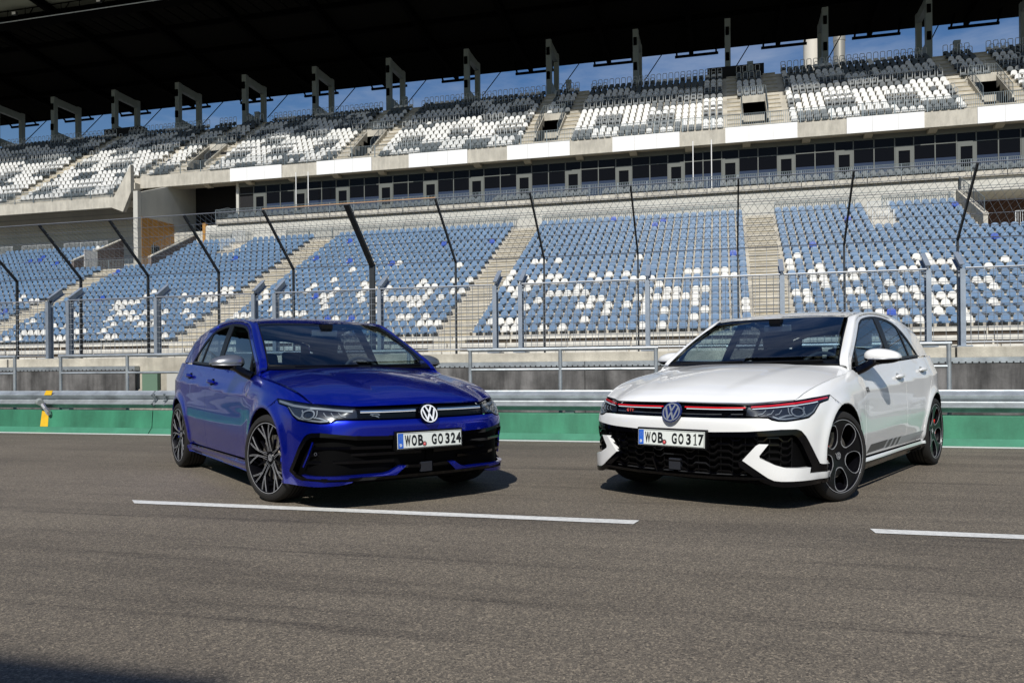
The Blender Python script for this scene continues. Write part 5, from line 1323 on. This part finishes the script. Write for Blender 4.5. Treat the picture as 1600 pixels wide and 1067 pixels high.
    # --- mirrors
    for sd in (1, -1):
        cap = 'mirror_silver' if B_ else 'paint_white'
        mm = MB(); n1, n2 = 22, 14; mo = bpy.data.objects.new('x', None); bpy.data.objects.remove(mo)
        def mp_(i, j):
            th_ = 2 * math.pi * i / n1; ph = math.pi * j / n2; cx, cz = math.cos(th_), math.sin(th_); r = math.sin(ph) ** .75; yy = -math.cos(ph)
            zz = (.062 if cz > 0 else .050) * (abs(cz) ** .9) * (1 if cz > 0 else -1); xx = (.115 if cx < 0 else .09) * (abs(cx) ** .9) * (1 if cx > 0 else -1)
            yo = yy * .130
            return (-.755 + xx * r - .03 * (yy + 1) * .6, sd * (.928 + yo), 1.026 + zz * r * (1.06 - .16 * yy) - .004 * yy)
        vs = [mp_(i, j) for j in range(n2 + 1) for i in range(n1)]
        fs = [(j * n1 + i, j * n1 + (i + 1) % n1, (j + 1) * n1 + (i + 1) % n1, (j + 1) * n1 + i) for j in range(n2) for i in range(n1)]
        up = [f for f in fs if sum(vs[k][2] for k in f) / 4 > 1.016]; lo = [f for f in fs if f not in up]
        mm.add(vs, up); mi_ = mm.build('wing_mirror', cap, car, smooth=True)
        m2 = MB(); m2.add([(v[0], v[1], v[2] - .001) for v in vs], lo); m2.build('mirror_base', 'plastic_black', mi_, smooth=True)
        m2 = MB(); m2.tube([(-.52, sd * .80, .915), (-.57, sd * .85, .945), (-.68, sd * .88, .985), (-.74, sd * .90, 1.0)], [.036, .034, .032, .03], 10); m2.build('mirror_arm', 'gloss_black', mi_, smooth=True)
        m2 = MB(); m2.tube([(-.658, sd * .85, 1.009), (-.660, sd * .93, 1.009), (-.685, sd * 1.01, 1.010), (-.75, sd * 1.052, 1.011)], .006, 6); m2.build('indicator_strip', 'satin_silver', mi_, smooth=True)
    # --- rear
    rt = curve([(-3.15, 0, 1.34), (-3.14, .25, 1.335), (-3.04, .48, 1.31), (-2.93, .60, 1.24)]); rb = curve([(-3.335, 0, 1.04), (-3.33, .3, 1.04), (-3.24, .52, 1.045), (-3.08, .69, 1.052)])
    def rg(w, v): w = np.asarray(w, float)[:, None]; v = np.abs(np.asarray(v, float)); return rt(v) * (1 - w) + rb(v) * w
    grid_part('tailgate_frame', rg, 10, 4, PM, car, v0=.86, v1=1.02); grid_part('rear_window', rg, 8, 10, 'windscreen_glass', car, v1=.86, w0=.12, depth=.003); grid_part('rear_header', rg, 3, 10, 'trim_black', car, v1=.86, w0=0, w1=.12)
    def sp_(w, v): p = roof(np.ones(len(np.atleast_1d(w))) * 1.0, v); w = np.asarray(w, float); p[:, 0] -= .10 * w * (1 - .5 * np.abs(v) ** 2); p[:, 2] -= .025 * w; return p
    grid_part('roof_spoiler', sp_, 5, 12, PM, car, v1=.98, depth=.02)
    surf_part('tailgate', [[(UMAX - .001, .62), (UMAX - .001, 1.05), (UMAX - .4, 1.05), (ux(-3.3), 1.05), (ux(-3.3), .62)]], lambda u, z, off=0, side=1: P3(u, z, -off, side), PM, car, .05)
    surf_part('rear_bumper', [[(UMAX - .001, .25), (UMAX - .001, .615), (ux(-3.3), .615), (ux(-3.01), .615)] + U([(p[0], p[1]) for p in ra if p[0] < -2.93]) + [(ux(-3.1), .22)]], body, PM, car, .04)
    for sd in (1, -1): surf_part('tail_light', [[(ux(-3.12), .90), (ux(-3.12), .82), (ux(-3.35), .80), (ux(-3.36), .92)]], body, 'tail_red', car, .04, off=.004, sides=(sd,))
    # --- cabin
    inn = MB(); inn.box((-2.95, -.70, .30), (-.40, .70, .42)); inn.box((-.95, -.73, .45), (-.52, .73, .90)); inn.build('cabin_floor', 'interior', car)
    m = MB(); m.prism([(-.48, .93), (-.62, .955), (-.86, .95), (-1.0, .88), (-1.0, .6), (-.48, .6)], -.72, .72, axis='y'); m.prism([(-.84, .935), (-.90, 1.0), (-.98, .99), (-1.0, .92)], .14, .60, axis='y'); m.build('dashboard', 'interior', car)
    m = MB(); m.box((-.90, -.18, .94), (-.885, .12, 1.03)); m.build('screen', 'gloss_black', car)
    m = MB(); m.tube([(-.99 - .07 * math.sin(t), .37 + .185 * math.cos(t), .90 + .17 * math.sin(t)) for t in np.linspace(0, 2 * math.pi, 28)[:-1]], .016, 8, closed=True); m.box((-1.0, .2, .88), (-.97, .54, .92)); m.build('steering_wheel', 'interior_grey', car)
    for y_ in (.37, -.37):
        s_ = thing_part('front_seat', car); m = MB(); m.prism([(-1.22, .45), (-1.2, .62), (-1.68, .56), (-1.86, 1.12), (-1.98, 1.13), (-1.84, .45)], y_ - .25, y_ + .25, axis='y'); m.build('backrest', 'interior', s_, bevel=.04)
        m = MB(); m.prism([(-1.88, 1.14), (-1.90, 1.33), (-1.99, 1.33), (-2.0, 1.14)], y_ - .13, y_ + .13, axis='y'); m.build('headrest', 'interior', s_, bevel=.03)
    s_ = thing_part('rear_seat', car); m = MB(); m.prism([(-2.1, .5), (-2.1, .62), (-2.5, .58), (-2.75, 1.02), (-2.86, 1.02), (-2.7, .5)], -.66, .66, axis='y'); m.build('backrest', 'interior', s_, bevel=.03)
    for y_ in (.38, -.38): m = MB(); m.box((-2.86, y_ - .12, 1.02), (-2.77, y_ + .12, 1.16)); m.build('headrest', 'interior', s_, bevel=.03)
    for sd in (1, -1): m = MB(); m.box((-2.95, sd * .715, .35), (-.55, sd * .745, .935)); m.build('door_trim', 'interior', car)
    m = MB(); m.box((-1.02, -.12, 1.26), (-.99, .12, 1.32)); r_ = m.build('inner_mirror', 'satin_silver', car, bevel=.008); m = MB(); m.box((-1.0, -.05, 1.31), (-.93, .05, 1.37)); m.build('mirror_mount', 'trim_black', r_)
    for y0, y1 in ((.10, .62), (-.55, .0)):
        m = MB(); a = _wb(abs(y1) / .705)[0]; m.tube([(-.262, y0, .992), (-.285 - .10 * abs(y1), y1, 1.002)], .007, 5); m.build('wiper', 'trim_black', car)
    # --- wheels, front pair turned
    st = R(13) if B_ else -R(14)
    sty = 'fan' if B_ else 'oval'
    for sd in (1, -1):
        wheel(car, 'wheel', 0, sd, st, sty); wheel(car, 'wheel', -2.63, sd, 0, sty)
    return car
def thing_part(nm, parent):
    o = bpy.data.objects.new(nm, None); COL.objects.link(o); o.parent = parent; o.empty_display_size = .1; return o
build_car('blue', 'parked_car', 'metallic dark blue hatchback with silver mirrors and many spoke black wheels, plate ending 324', (-2.7008, -4.4373), -.6890)
build_car('white', 'parked_car', 'white hatchback with red front stripe and black five hole wheels, plate ending 317', (.0333, -3.8614), -2.0216)
